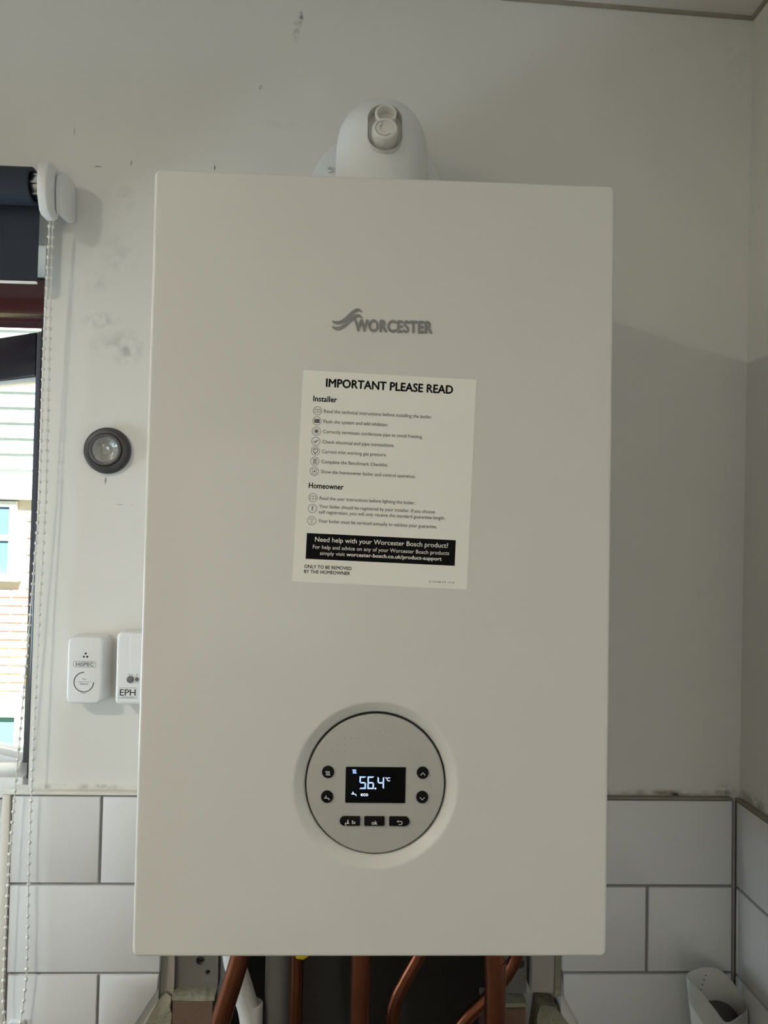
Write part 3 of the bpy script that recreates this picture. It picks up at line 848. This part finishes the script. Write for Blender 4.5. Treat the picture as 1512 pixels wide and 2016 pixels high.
# the boolean runs in world space: put the cutter back
cme.transform(Matrix.Translation(off))
apply_bool(elbow, cme)
for p in elbow.data.polygons: p.use_smooth = True
elbow.data.set_sharp_from_angle(angle=math.radians(28))
if not elbow.data.materials: elbow.data.materials.append(MATS['flue_white'])
def placed(name, bm, m, parent, smooth=40):
    bmesh.ops.transform(bm, matrix=Mp, verts=bm.verts[:])
    return link(name, bm, m, parent, smooth)
bm = bmesh.new()
A = [bm.verts.new((x, -.0012, z)) for x, z in stadium(.0352, .0567)]; B = [bm.verts.new((x, .0090, z)) for x, z in stadium(.0340, .0555)]
C = [bm.verts.new((x, .0090, z)) for x, z in stadium(.0100, .0300)]
bridge(bm, A, B); bridge(bm, B, C); bm.faces.new(C)
placed('pocket', bm, 'cap_white', flue)
bm = bmesh.new()                                        # upper, open sampling port
lathe(bm, .0008, .0150, [(.0080, .0060), (.0084, -.0030), (.0090, -.0042), (.0104, -.0042), (.0112, -.0032), (.0112, .0095)], 32)
placed('test_port', bm, 'cap_white', flue)
bm = bmesh.new()                                        # lower screw cap: knurled side, thumb recess
n = 60; prof = [(.0092, -.0090), (.0098, -.0112), (.0112, -.0114), (.0124, -.0104), (.0129, -.0085), (.0131, .0090)]
loops = []
for r, y in prof:
    loops.append([bm.verts.new(((r+(.00045 if (i % 2 and r > .0125) else 0))*math.cos(2*PI*i/n), y, -.0100+(r+(.00045 if (i % 2 and r > .0125) else 0))*math.sin(2*PI*i/n))) for i in range(n)])
for A, B in zip(loops, loops[1:]): bridge(bm, A, B)
bm.faces.new(loops[0])
placed('test_cap', bm, 'cap_white', flue, 30)
bm = bmesh.new(); prism(bm, [(-.0010+.0082*math.cos(t), -.0098+.0082*math.sin(t)) for t in [PI*(.62+1.16*i/12) for i in range(13)]]+[(.0012+.0068*math.cos(t), -.0090+.0066*math.sin(t)) for t in [PI*(1.72-1.02*i/12) for i in range(13)]], -.0106, -.0088, bev=.0002)
placed('cap_grip', bm, 'cap_white', flue)
bm = bmesh.new(); box(bm, -.0085, .0090, -.0030, .009, .0000, .0080, bev=.0015); placed('cap_strap', bm, 'cap_white', flue)
# wall rosette with a screw
ros = thing('flue_wall_plate', 'round white wall plate behind the flue elbow', 'plate', (FX-.002, -.001, .785))
bm = bmesh.new(); lathe(bm, FX-.002, .785, [(.0450, -.0050), (.0790, -.0050), (.0840, -.0042), (.0856, -.0022), (.0858, -.0003)], 72, cap0=True, cap1=True)
link('disc', bm, 'flue_white', ros, 40)
bm = bmesh.new(); lathe(bm, -.0625, .8150, [(.0020, -.0105), (.0031, -.0100), (.0033, -.0085), (.0030, -.0048)], 16); link('screw', bm, 'tube_chrome', ros, 40)

# ------------------------------------------------------------------ roller blind
bl = thing('roller_blind', 'dark navy roller blind rolled up above the window, with a white bead chain', 'blind', (-.60, -.05, .76))
RX1 = -.4115; RCY, RCZ, RR = -.0500, .7615, .0215
bm = bmesh.new()                                        # spiral of rolled fabric, hollow end
def xtube(bm, x0, x1, r_out, r_in, y, z, n=40, mi=0):
    L = []
    for x, r in ((x0, r_in), (x0, r_out), (x1, r_out), (x1, r_in)):
        L.append([bm.verts.new((x, y+r*math.cos(2*PI*i/n), z+r*math.sin(2*PI*i/n))) for i in range(n)])
    for a, b in ((0, 1), (1, 2), (2, 3), (3, 0)): bridge(bm, L[a], L[b], mi)
xtube(bm, -1.12, RX1, RR, .0170, RCY, RCZ)
link('rolled_fabric', bm, 'blind_fabric', bl, 40)
bm = bmesh.new(); xtube(bm, -1.12, RX1-.006, .0169, .0155, RCY, RCZ); link('roller_tube', bm, 'black_plastic', bl, 40)
bm = bmesh.new(); xtube(bm, -.428, -.3995, .0122, .0060, RCY, RCZ)
for k in range(6):
    a = 2*PI*k/6
    tube(bm, [(-.428, RCY+.0125*math.cos(a), RCZ+.0125*math.sin(a)), (-.3995, RCY+.0125*math.cos(a), RCZ+.0125*math.sin(a))], .0022, 8)
link('drive_spindle', bm, 'tube_chrome', bl, 40)
bm = bmesh.new(); box(bm, -1.12, -.4125, -.0300, -.0292, .6535, RCZ); fo = link('hanging_fabric', bm, 'blind_fabric', bl)
bm = bmesh.new(); prism(bm, rrect(.7075, .0026, .001, 3), -.0016, .0016)
for v in bm.verts: v.co += Vector((-.7663, -.0296, .6525))
link('bottom_bar', bm, 'sill_white', bl, 40)
# bracket: front housing over the chain wheel and the wedge that is screwed to the wall
def yz_prism(bm, pts, x0, x1, bev=0.0):
    a = [bm.verts.new((x0, y, z)) for y, z in pts]; b = [bm.verts.new((x1, y, z)) for y, z in pts]
    n = len(pts); f0 = bm.faces.new(a); f1 = bm.faces.new(b[::-1])
    for i in range(n): bm.faces.new((a[i], b[i], b[(i+1) % n], a[(i+1) % n]))
    if bev:
        es = list(f0.edges)+list(f1.edges)
        bmesh.ops.recalc_face_normals(bm, faces=bm.faces[:])
        bmesh.ops.bevel(bm, geom=es, offset=bev, segments=3, affect='EDGES', profile=.5)
bm = bmesh.new()
hp = [(-.0640, .7275), (-.0560, .7240), (-.0420, .7240), (-.0350, .7290), (-.0290, .7450), (-.0270, .7600), (-.0290, .7760), (-.0400, .7875), (-.0560, .7885), (-.0690, .7800), (-.0735, .7640), (-.0715, .7450)]
yz_prism(bm, hp, -.3995, -.3880, .0022)
link('chain_housing', bm, 'white_plastic', bl, 40)
bm = bmesh.new()
wp = [(-.0001, .7400), (-.0001, .7835), (-.0240, .7880), (-.0390, .7850), (-.0470, .7780), (-.0490, .7600), (-.0470, .7400), (-.0420, .7330), (-.0100, .7350)]
yz_prism(bm, wp, -.3875, -.3795, .0022)
link('wall_bracket', bm, 'white_plastic', bl, 40)
# bead chain, two strands
def strand(name, pts):
    P = smooth_path(pts, 14)
    bm = bmesh.new(); tube(bm, P, .00070, 6)
    d = 0.0; nxt = .004
    for a, b in zip(P, P[1:]):
        l = (b-a).length
        while nxt <= d+l:
            sphere(bm, a.lerp(b, (nxt-d)/l), .00225); nxt += .0124
        d += l
    return link(name, bm, 'bead_white', bl, 60)
strand('bead_chain', [(-.3970, -.0400, .7480), (-.3986, -.0340, .7377), (-.4003, -.0300, .6882), (-.4030, -.0270, .5647), (-.4040, -.0240, .4662), (-.4050, -.0220, .3800), (-.4103, -.0210, .2694), (-.4161, -.0210, .1534), (-.4220, -.0210, .0414), (-.4258, -.0220, -.0454), (-.4277, -.0220, -.1647), (-.4277, -.0220, -.2003), (-.4242, -.0220, -.2335), (-.4200, -.0220, -.2580)])
strand('bead_chain', [(-.3950, -.0360, .7480), (-.3959, -.0300, .7395), (-.3969, -.0280, .6890), (-.3975, -.0240, .5656), (-.3979, -.0210, .4668), (-.3980, -.0200, .3802), (-.4008, -.0190, .2694), (-.4025, -.0190, .1532), (-.4036, -.0190, .0409), (-.4037, -.0190, -.0465), (-.4018, -.0200, -.1658), (-.4036, -.0200, -.2015), (-.4068, -.0210, -.2342), (-.4090, -.0220, -.2580)])
cl = thing('chain_cleat', 'small white plastic chain holder fixed to the tiles under the blind chain', 'holder', (-.4120, -.0085, -.255))
bm = bmesh.new(); rbox(bm, -.4145, -.2630, .0190, .0560, -.0140, -.0088, .004, .002); link('base_plate', bm, 'white_plastic', cl, 40)
bm = bmesh.new(); lathe(bm, -.4145, -.2560, [(.0060, -.0330), (.0080, -.0320), (.0084, -.0290), (.0084, -.0142)], 28); link('pulley_cover', bm, 'white_plastic', cl, 40)

# ------------------------------------------------------------------ grey round fitting on the wall
KX, KZ = -.3310, .4535
kn = thing('pipe_collar', 'round dark grey plastic collar with a clear centre, on the bare wall', 'wall fitting', (KX, -.001, KZ))
bm = bmesh.new(); lathe(bm, KX, KZ, [(.0195, -.0088), (.0210, -.0100), (.0250, -.0100), (.0262, -.0094), (.0268, -.0080), (.0270, -.0062), (.0284, -.0056), (.0288, -.0004)], 64, cap0=False)
link('outer_ring', bm, 'ring_dark', kn, 35)
bm = bmesh.new(); lathe(bm, KX-.0010, KZ+.0006, [(.0158, -.0090), (.0165, -.0112), (.0182, -.0114), (.0196, -.0100), (.0200, -.0070)], 56, cap0=False); link('inner_ring', bm, 'ring_grey', kn, 35)
bm = bmesh.new(); lathe(bm, KX-.0010, KZ+.0006, [(.0004, -.0040), (.0045, -.0052), (.0080, -.0045), (.0120, -.0065), (.0150, -.0080), (.0160, -.0089)], 40)
for v in bm.verts: v.co.y += .0022*noise.noise(v.co*160)
link('clear_centre', bm, 'clear_film', kn, 25)

# ------------------------------------------------------------------ carbon monoxide alarm and heating receiver
AX0, AX1, AZ0, AZ1 = -.3620, -.3205, .1470, .2263
ACX, ACZ = (AX0+AX1)/2, (AZ0+AZ1)/2
al = thing('gas_alarm', 'small white rounded alarm with three sensor holes, nearer the window', 'alarm', (ACX, -.001, AZ0))
bm = bmesh.new(); rbox(bm, ACX, ACZ, AX1-AX0, AZ1-AZ0, -.0310, -.0004, .0075, .0030, back=(.0475, .0800)); link('body', bm, 'white_plastic', al, 40)
bm = bmesh.new()
for dx, z in ((0, .2068), (-.0020, .2030), (.0020, .2030)): lathe(bm, ACX+.0010+dx, z, [(.0010, -.0312), (.0012, -.0311)], 14)
link('sensor_holes', bm, 'ink_black', al)
AY = -.03115
bm = bmesh.new()
stroke(bm, [(ACX-.0125, .1973), (ACX+.0110, .1973), (ACX+.0135, .1950), (ACX+.0135, .1908), (ACX-.0112, .1908), (ACX-.0135, .1930)], .00045, AY, closed=True)
text(bm, 'HiSPEC', ACX+.0002, .1920, AY, width=.0205, height=.0040, align='C', bold=.02)
text(bm, 'Test', ACX, .1755, AY, width=.0050, align='C'); text(bm, 'Silence', ACX, .1697, AY, width=.0100, align='C')
stroke(bm, [(ACX-.0075, .1734), (ACX+.0080, .1734)], .0003, AY)
text(bm, 'Power', ACX, .1590, AY, width=.0060, align='C')
link('print', bm, 'ink_grey', al)
bm = bmesh.new(); stroke(bm, arc(ACX-.0002, .1728, .0116, PI/2, 2*PI, 40), .0009, AY); link('test_button_ring', bm, 'ink_black', al)

rc = thing('heating_receiver', 'white heating receiver box half hidden behind the boiler side', 'control box', (-.2590, -.001, .1464))
bm = bmesh.new(); rbox(bm, -.2595, .1894, .0905, .0865, -.0300, -.0004, .0060, .0035); link('body', bm, 'white_plastic', rc, 40)
bm = bmesh.new(); rbox(bm, -.2520, .1990, .0730, .0560, -.0307, -.0295, .002, .0004); link('front_panel', bm, 'white_plastic', rc, 40)
bm = bmesh.new(); lathe(bm, -.2866, .1767, [(.0034, -.0332), (.0041, -.0326), (.0043, -.0305)], 28); link('button', bm, 'ink_grey', rc, 40)
bm = bmesh.new(); lathe(bm, -.2788, .1769, [(.0018, -.0318), (.0022, -.0314), (.0023, -.0305)], 20); link('indicator', bm, 'ink_grey', rc, 40)
bm = bmesh.new(); Yp = -.03085
text(bm, 'Manual', -.2866, .1818, Yp, width=.0058, align='C'); text(bm, 'T', -.2788, .1812, Yp, height=.0020, bold=.02, align='C')
stroke(bm, [(-.2812, .1735), (-.2762, .1735)], .0004, Yp)
link('print', bm, 'ink_grey', rc)
bm = bmesh.new(); Yp = -.03010
stroke(bm, [(-.3000, .1664), (-.2790, .1664), (-.2790, .1542), (-.3000, .1542)], .0004, Yp, closed=True)
text(bm, 'EPH', -.2895, .1572, Yp, width=.0185, height=.0074, bold=.010, align='C'); text(bm, 'controls', -.2895, .1548, Yp, width=.0150, height=.0016, align='C')
link('maker_print', bm, 'ink_dark', rc)

# ------------------------------------------------------------------ pipes under the boiler
def pipe(name, label, pts, r, m='copper', cat='pipe', k=8):
    bm = bmesh.new(); tube(bm, smooth_path(pts, k), r, 20)
    return tag(link(name, bm, m, None, 60), label, cat, 'pipes under the boiler')
pipe('copper_pipe', 'bright copper pipe slanting down at the left end under the boiler', [(-.1270, -.120, -.002), (-.1272, -.120, -.060), (-.1350, -.120, -.1000), (-.1560, -.120, -.1745), (-.1620, -.115, -.205), (-.1650, -.100, -.30), (-.1650, -.090, FLOOR+.001)], .0105)
pipe('waste_pipe', 'white plastic waste pipe bending behind the leftmost copper pipe', [(-.1560, -.045, -.002), (-.1560, -.045, -.10), (-.1530, -.045, -.145), (-.1420, -.040, -.185), (-.1330, -.035, -.225), (-.1310, -.035, -.30), (-.1310, -.035, FLOOR+.001)], .0125, 'white_pipe')
pipe('grey_pipe', 'wide grey plastic pipe in the gloom beside the waste pipe', [(-.1020, -.0200, -.002), (-.1015, -.0200, -.15), (-.1015, -.0200, FLOOR+.001)], .0170, 'grey_pipe')
gp = pipe('copper_pipe', 'slim straight copper pipe below the yellow valve lever', [(-.0785, -.050, -.002), (-.0785, -.050, -.10), (-.0785, -.050, FLOOR+.001)], .0076)
pipe('copper_pipe', 'thick straight copper pipe in deep shade under the boiler centre', [(-.0050, -.110, -.002), (-.0050, -.110, -.10), (-.0050, -.110, FLOOR+.001)], .0110)
pipe('copper_pipe', 'slim copper pipe with an elbow bend right of the boiler centre', [(.0700, -.070, -.002), (.0695, -.070, -.090), (.0660, -.070, -.120), (.0480, -.070, -.155), (.0370, -.070, -.178), (.0330, -.070, -.205), (.0325, -.070, -.30), (.0325, -.070, FLOOR+.001)], .0078)
pipe('copper_pipe', 'thick upright copper pipe at the right end under the boiler', [(.1330, -.150, -.002), (.1335, -.150, -.06), (.1355, -.150, -.11), (.1360, -.150, -.20), (.1360, -.150, FLOOR+.001)], .0112)
pipe('copper_pipe', 'slim copper pipe slanting behind the thick upright pipe', [(.1850, -.040, -.002), (.1850, -.040, -.110), (.1800, -.040, -.150), (.1550, -.040, -.187), (.1200, -.040, -.222), (.1000, -.040, -.26), (.0950, -.040, -.32), (.0950, -.040, FLOOR+.001)], .0078)
gv = thing('gas_valve', 'brass valve with a yellow lever on a slim copper pipe', 'valve', (-.0785, -.050, -.090))
bm = bmesh.new(); tube(bm, [(-.0785, -.050, -.1350), (-.0785, -.050, -.1330), (-.0785, -.050, -.1200), (-.0785, -.050, -.1180), (-.0785, -.050, -.100), (-.0785, -.050, -.098), (-.0785, -.050, -.085)], [.0095, .0115, .0115, .0095, .0095, .0115, .0115], 6)
link('body', bm, 'brass', gv, 30)
bm = bmesh.new(); prism(bm, [(-.0800, -.0900), (-.0630, -.0900), (-.0600, -.1200), (-.0635, -.1270), (-.0700, -.1315), (-.0785, -.1300), (-.0800, -.1250)], -.0735, -.0690, bev=.0015); link('lever', bm, 'yellow_plastic', gv, 40)
bm = bmesh.new(); tube(bm, [(-.0740, -.0612, -.112), (-.0740, -.0738, -.112)], .004, 12); link('lever_screw', bm, 'tube_chrome', gv, 40)
bm = bmesh.new(); prism(bm, [(-.0680, -.1000), (-.0635, -.1000), (-.0630, -.1200), (-.0665, -.1260), (-.0680, -.1240)], -.0742, -.0736); link('lever_print', bm, 'ink_dark', gv)

# ------------------------------------------------------------------ worktop (below the picture) and the open paper bag standing on it
bm = bmesh.new()
WZ = -.300
pts = [(XL+.005, -.0100), (XL+.005, -.60), (.4620, -.60), (.4620, -.0100), (.30, -.0100), (.30, -.20), (-.31, -.20), (-.31, -.0100)]
a = [bm.verts.new((x, y, WZ)) for x, y in pts]; b = [bm.verts.new((x, y, WZ-.038)) for x, y in pts]
bm.faces.new(a); bm.faces.new(b[::-1])
for i in range(len(pts)): bm.faces.new((a[i], b[i], b[(i+1) % len(pts)], a[(i+1) % len(pts)]))
tag(link('worktop', bm, 'worktop_laminate'), 'brown laminate worktop below the tiles, notched around the pipes', 'worktop')
for i, (x0, x1) in enumerate(((-1.05, -.45), (-.40, .20))):
    pass
bag = thing('paper_bag', 'open white paper bag in the corner, right of the pipes', 'bag', (.418, -.060, WZ))
rim = [(.3739, -.0750, -.1468), (.4010, -.0500, -.1532), (.4297, -.0340, -.1633), (.4504, -.0280, -.1807), (.4615, -.0300, -.1979), (.4615, -.0450, -.2028), (.4406, -.0720, -.1958), (.4087, -.1000, -.1869), (.3902, -.1080, -.1657), (.3782, -.1050, -.1518), (.3707, -.0930, -.1458)]
N = 44
rp = []
R_ = [Vector(p) for p in rim]
for i in range(len(R_)):
    A_, B_, C_, D_ = R_[i-1], R_[i], R_[(i+1) % len(R_)], R_[(i+2) % len(R_)]
    for j in range(4):
        t = j/4
        rp.append(.5*((2*B_)+(C_-A_)*t+(2*A_-5*B_+4*C_-D_)*t*t+(3*B_-A_-3*C_+D_)*t**3))
cen = sum(rp, Vector())/len(rp)
def bag_loop(s, z_mix, inset=0.0, seed=0.0):
    out = []
    bc = Vector((.4250, -.0700, 0))
    for i, p in enumerate(rp):
        an = 2*PI*i/len(rp)
        base = Vector((bc.x+.036*((p.x-cen.x)/.042), bc.y+.030*((p.y-cen.y)/.034), WZ+.0008))
        q = p.lerp(base, s)
        q += Vector((noise.noise(Vector((i*.35, s*5, seed))), noise.noise(Vector((i*.35, s*5, seed+9))), 0))*.0025*(1-abs(2*s-1))
        if inset:
            d = Vector((cen.x+(bc.x-cen.x)*s-q.x, cen.y+(bc.y-cen.y)*s-q.y, 0)).normalized()
            q += d*inset
        q.x = min(q.x, .4628)
        out.append(q)
    return out
bm = bmesh.new()
outer = [[bm.verts.new(q) for q in bag_loop(s, 0)] for s in (0, .08, .2, .35, .5, .65, .8, .92, 1)]
inner = [[bm.verts.new(q) for q in bag_loop(s, 0, .0012)] for s in (0, .15, .3, .45, .62, .8)]
for A, B in zip(outer, outer[1:]): bridge(bm, A, B)
for A, B in zip(inner, inner[1:]): bridge(bm, B, A)
bridge(bm, inner[0], outer[0]); bm.faces.new(outer[-1]); bm.faces.new(inner[-1])
link('bag_body', bm, 'bag_paper', bag, 50)
bm = bmesh.new()                                        # turned-over front lip
f1 = [bm.verts.new(rp[i]+Vector((0, -.0012, .0010))) for i in range(22, 42)]
f2 = [bm.verts.new(rp[i]+Vector((-.004, -.0065, -.016-.012*math.sin((i-22)/19*PI)))) for i in range(22, 42)]
for i in range(len(f1)-1): bm.faces.new((f1[i], f2[i], f2[i+1], f1[i+1]))
r = bmesh.ops.solidify(bm, geom=bm.faces[:], thickness=.0006)
link('folded_lip', bm, 'bag_paper', bag, 50)
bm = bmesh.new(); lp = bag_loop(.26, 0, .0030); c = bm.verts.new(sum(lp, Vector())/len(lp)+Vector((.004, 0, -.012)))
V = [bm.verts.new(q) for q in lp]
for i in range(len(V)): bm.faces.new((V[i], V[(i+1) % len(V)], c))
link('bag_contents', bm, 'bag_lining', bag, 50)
bm = bmesh.new()
for k in range(5):
    q = bag_loop(.20-.035*k, 0, .0018)[3+k//2].lerp(bag_loop(.20-.035*k, 0, .0018)[4+k//2], .5*(k % 2)); sphere(bm, q, .0007, u=6, v=4)
o = link('perforations', bm, 'ink_black', bag); o['kind'] = 'stuff'

# ================================================================== outside: the house across the yard
bm = bmesh.new(); box(bm, -14, 8, WT+.02, 16, -2.40, -2.30)
struct(link('ground', bm, 'lawn'), 'pale yard between the window and the house opposite', 'ground')
HY = 6.0
house = thing('house', 'sunlit house opposite with pale boarding above brickwork', 'house', (-3.2, HY, -2.30))
HXa, HXb = -6.2, .4
bm = bmesh.new(); box(bm, HXa, HXb, HY, HY+.30, -2.30, 4.2); link('wall_core', bm, 'house_mortar', house)
zb = .735
k = 0
while zb < 4.1:                                          # overlapping weatherboards
    h = .138
    bm = bmesh.new()
    pts = [(-.004, zb+h+.02), (-.012, zb+h+.02), (-.045, zb), (-.004, zb)]
    a = [bm.verts.new((HXa, HY+y, z)) for y, z in pts]; b = [bm.verts.new((HXb, HY+y, z)) for y, z in pts]
    bm.faces.new(a); bm.faces.new(b[::-1])
    for i in range(4): bm.faces.new((a[i], b[i], b[(i+1) % 4], a[(i+1) % 4]))
    link('weatherboard', bm, 'siding_paint', house); zb += h; k += 1
bm = bmesh.new(); box(bm, HXa, HXb, HY-.10, HY-.002, .600, .728, bev=.01); link('string_course', bm, 'house_trim', house, 40)
bm = bmesh.new(); box(bm, HXa, HXb, HY-.11, HY-.002, -1.30, -1.17, bev=.01); link('canopy_edge', bm, 'house_trim', house, 40)
# brick courses between canopy and boarding: shared mesh, one object per brick
wins = [(-4.20, -3.02, -.06, .585), (-1.90, -.80, -.06, .585)]
bmesh_list = []
for i in range(5):
    bm = bmesh.new(); box(bm, -.105, .105, -.014, .0, -.030, .030)
    me = bpy.data.meshes.new('brick'); bm.to_mesh(me); bm.free(); me.materials.append(MATS['house_brick_%d' % i]); bmesh_list.append(me)
cells = []
z = -1.13; row = 0
while z < .57:
    x = HXa+.11+(.1125 if row % 2 else 0)
    while x < HXb-.11:
        if not any(w[0]-.10 < x < w[1]+.10 and w[2]-.10 < z < w[3]+.05 for w in wins): cells.append((x, z))
        x += .225
    z += .075; row += 1
cells.sort(key=lambda c: abs(c[0]+2.9))
bm = bmesh.new()
for i, (x, z) in enumerate(cells):
    j = random.randrange(5)
    if i < 290:
        o = bpy.data.objects.new('brick', bmesh_list[j]); col.objects.link(o); o.parent = house
        o.location = Vector((x, HY-.001, z)) - Vector(house.location)
    else:
        box(bm, x-.105, x+.105, HY-.015, HY-.001, z-.03, z+.03, j)
o = link('far_bricks', bm, ['house_brick_%d' % i for i in range(5)], house); o['kind'] = 'stuff'
for wx0, wx1, wz0, wz1 in wins:
    bm = bmesh.new()
    box(bm, wx0, wx1, HY-.05, HY-.002, wz1-.05, wz1); box(bm, wx0-.05, wx1+.05, HY-.09, HY-.002, wz0-.06, wz0)
    box(bm, wx0, wx0+.055, HY-.05, HY-.002, wz0, wz1-.05); box(bm, wx1-.055, wx1, HY-.05, HY-.002, wz0, wz1-.05)
    box(bm, wx0+.055, wx1-.055, HY-.05, HY-.002, .235, .285); box(bm, (wx0+wx1)/2-.03, (wx0+wx1)/2+.03, HY-.05, HY-.002, wz0, .235); box(bm, (wx0+wx1)/2-.03, (wx0+wx1)/2+.03, HY-.05, HY-.002, .285, wz1-.05)
    f = link('window', bm, 'house_trim', house)
    for (a, b) in ((wx0+.055, (wx0+wx1)/2-.03), ((wx0+wx1)/2+.03, wx1-.055)):
        for (c, d) in ((wz0, .235), (.285, wz1-.05)):
            bm = bmesh.new(); box(bm, a, b, HY-.03, HY-.02, c, d); link('pane', bm, 'house_glass', f)
for k in range(12):                                      # glazed ground floor
    x0 = -5.95+k*.5
    bm = bmesh.new(); box(bm, x0, x0+.16, HY-.10, HY-.002, -2.295, -1.302); link('glazing_bar', bm, 'house_trim', house)
    bm = bmesh.new(); box(bm, x0+.162, x0+.498, HY-.05, HY-.04, -2.295, -1.95); link('pane', bm, 'house_glass_teal', house)
    bm = bmesh.new(); box(bm, x0+.162, x0+.498, HY-.06, HY-.02, -1.948, -1.90); link('glazing_bar', bm, 'house_trim', house)
    bm = bmesh.new(); box(bm, x0+.162, x0+.498, HY-.05, HY-.04, -1.898, -1.302); link('pane', bm, 'house_glass_teal', house)
bm = bmesh.new(); prism(bm, [(HXa-.2, 4.2), (HXb+.2, 4.2), (HXb-.6, 5.6), (HXa+.6, 5.6)], HY-.3, HY+.4); link('roof', bm, 'roof_felt', house)
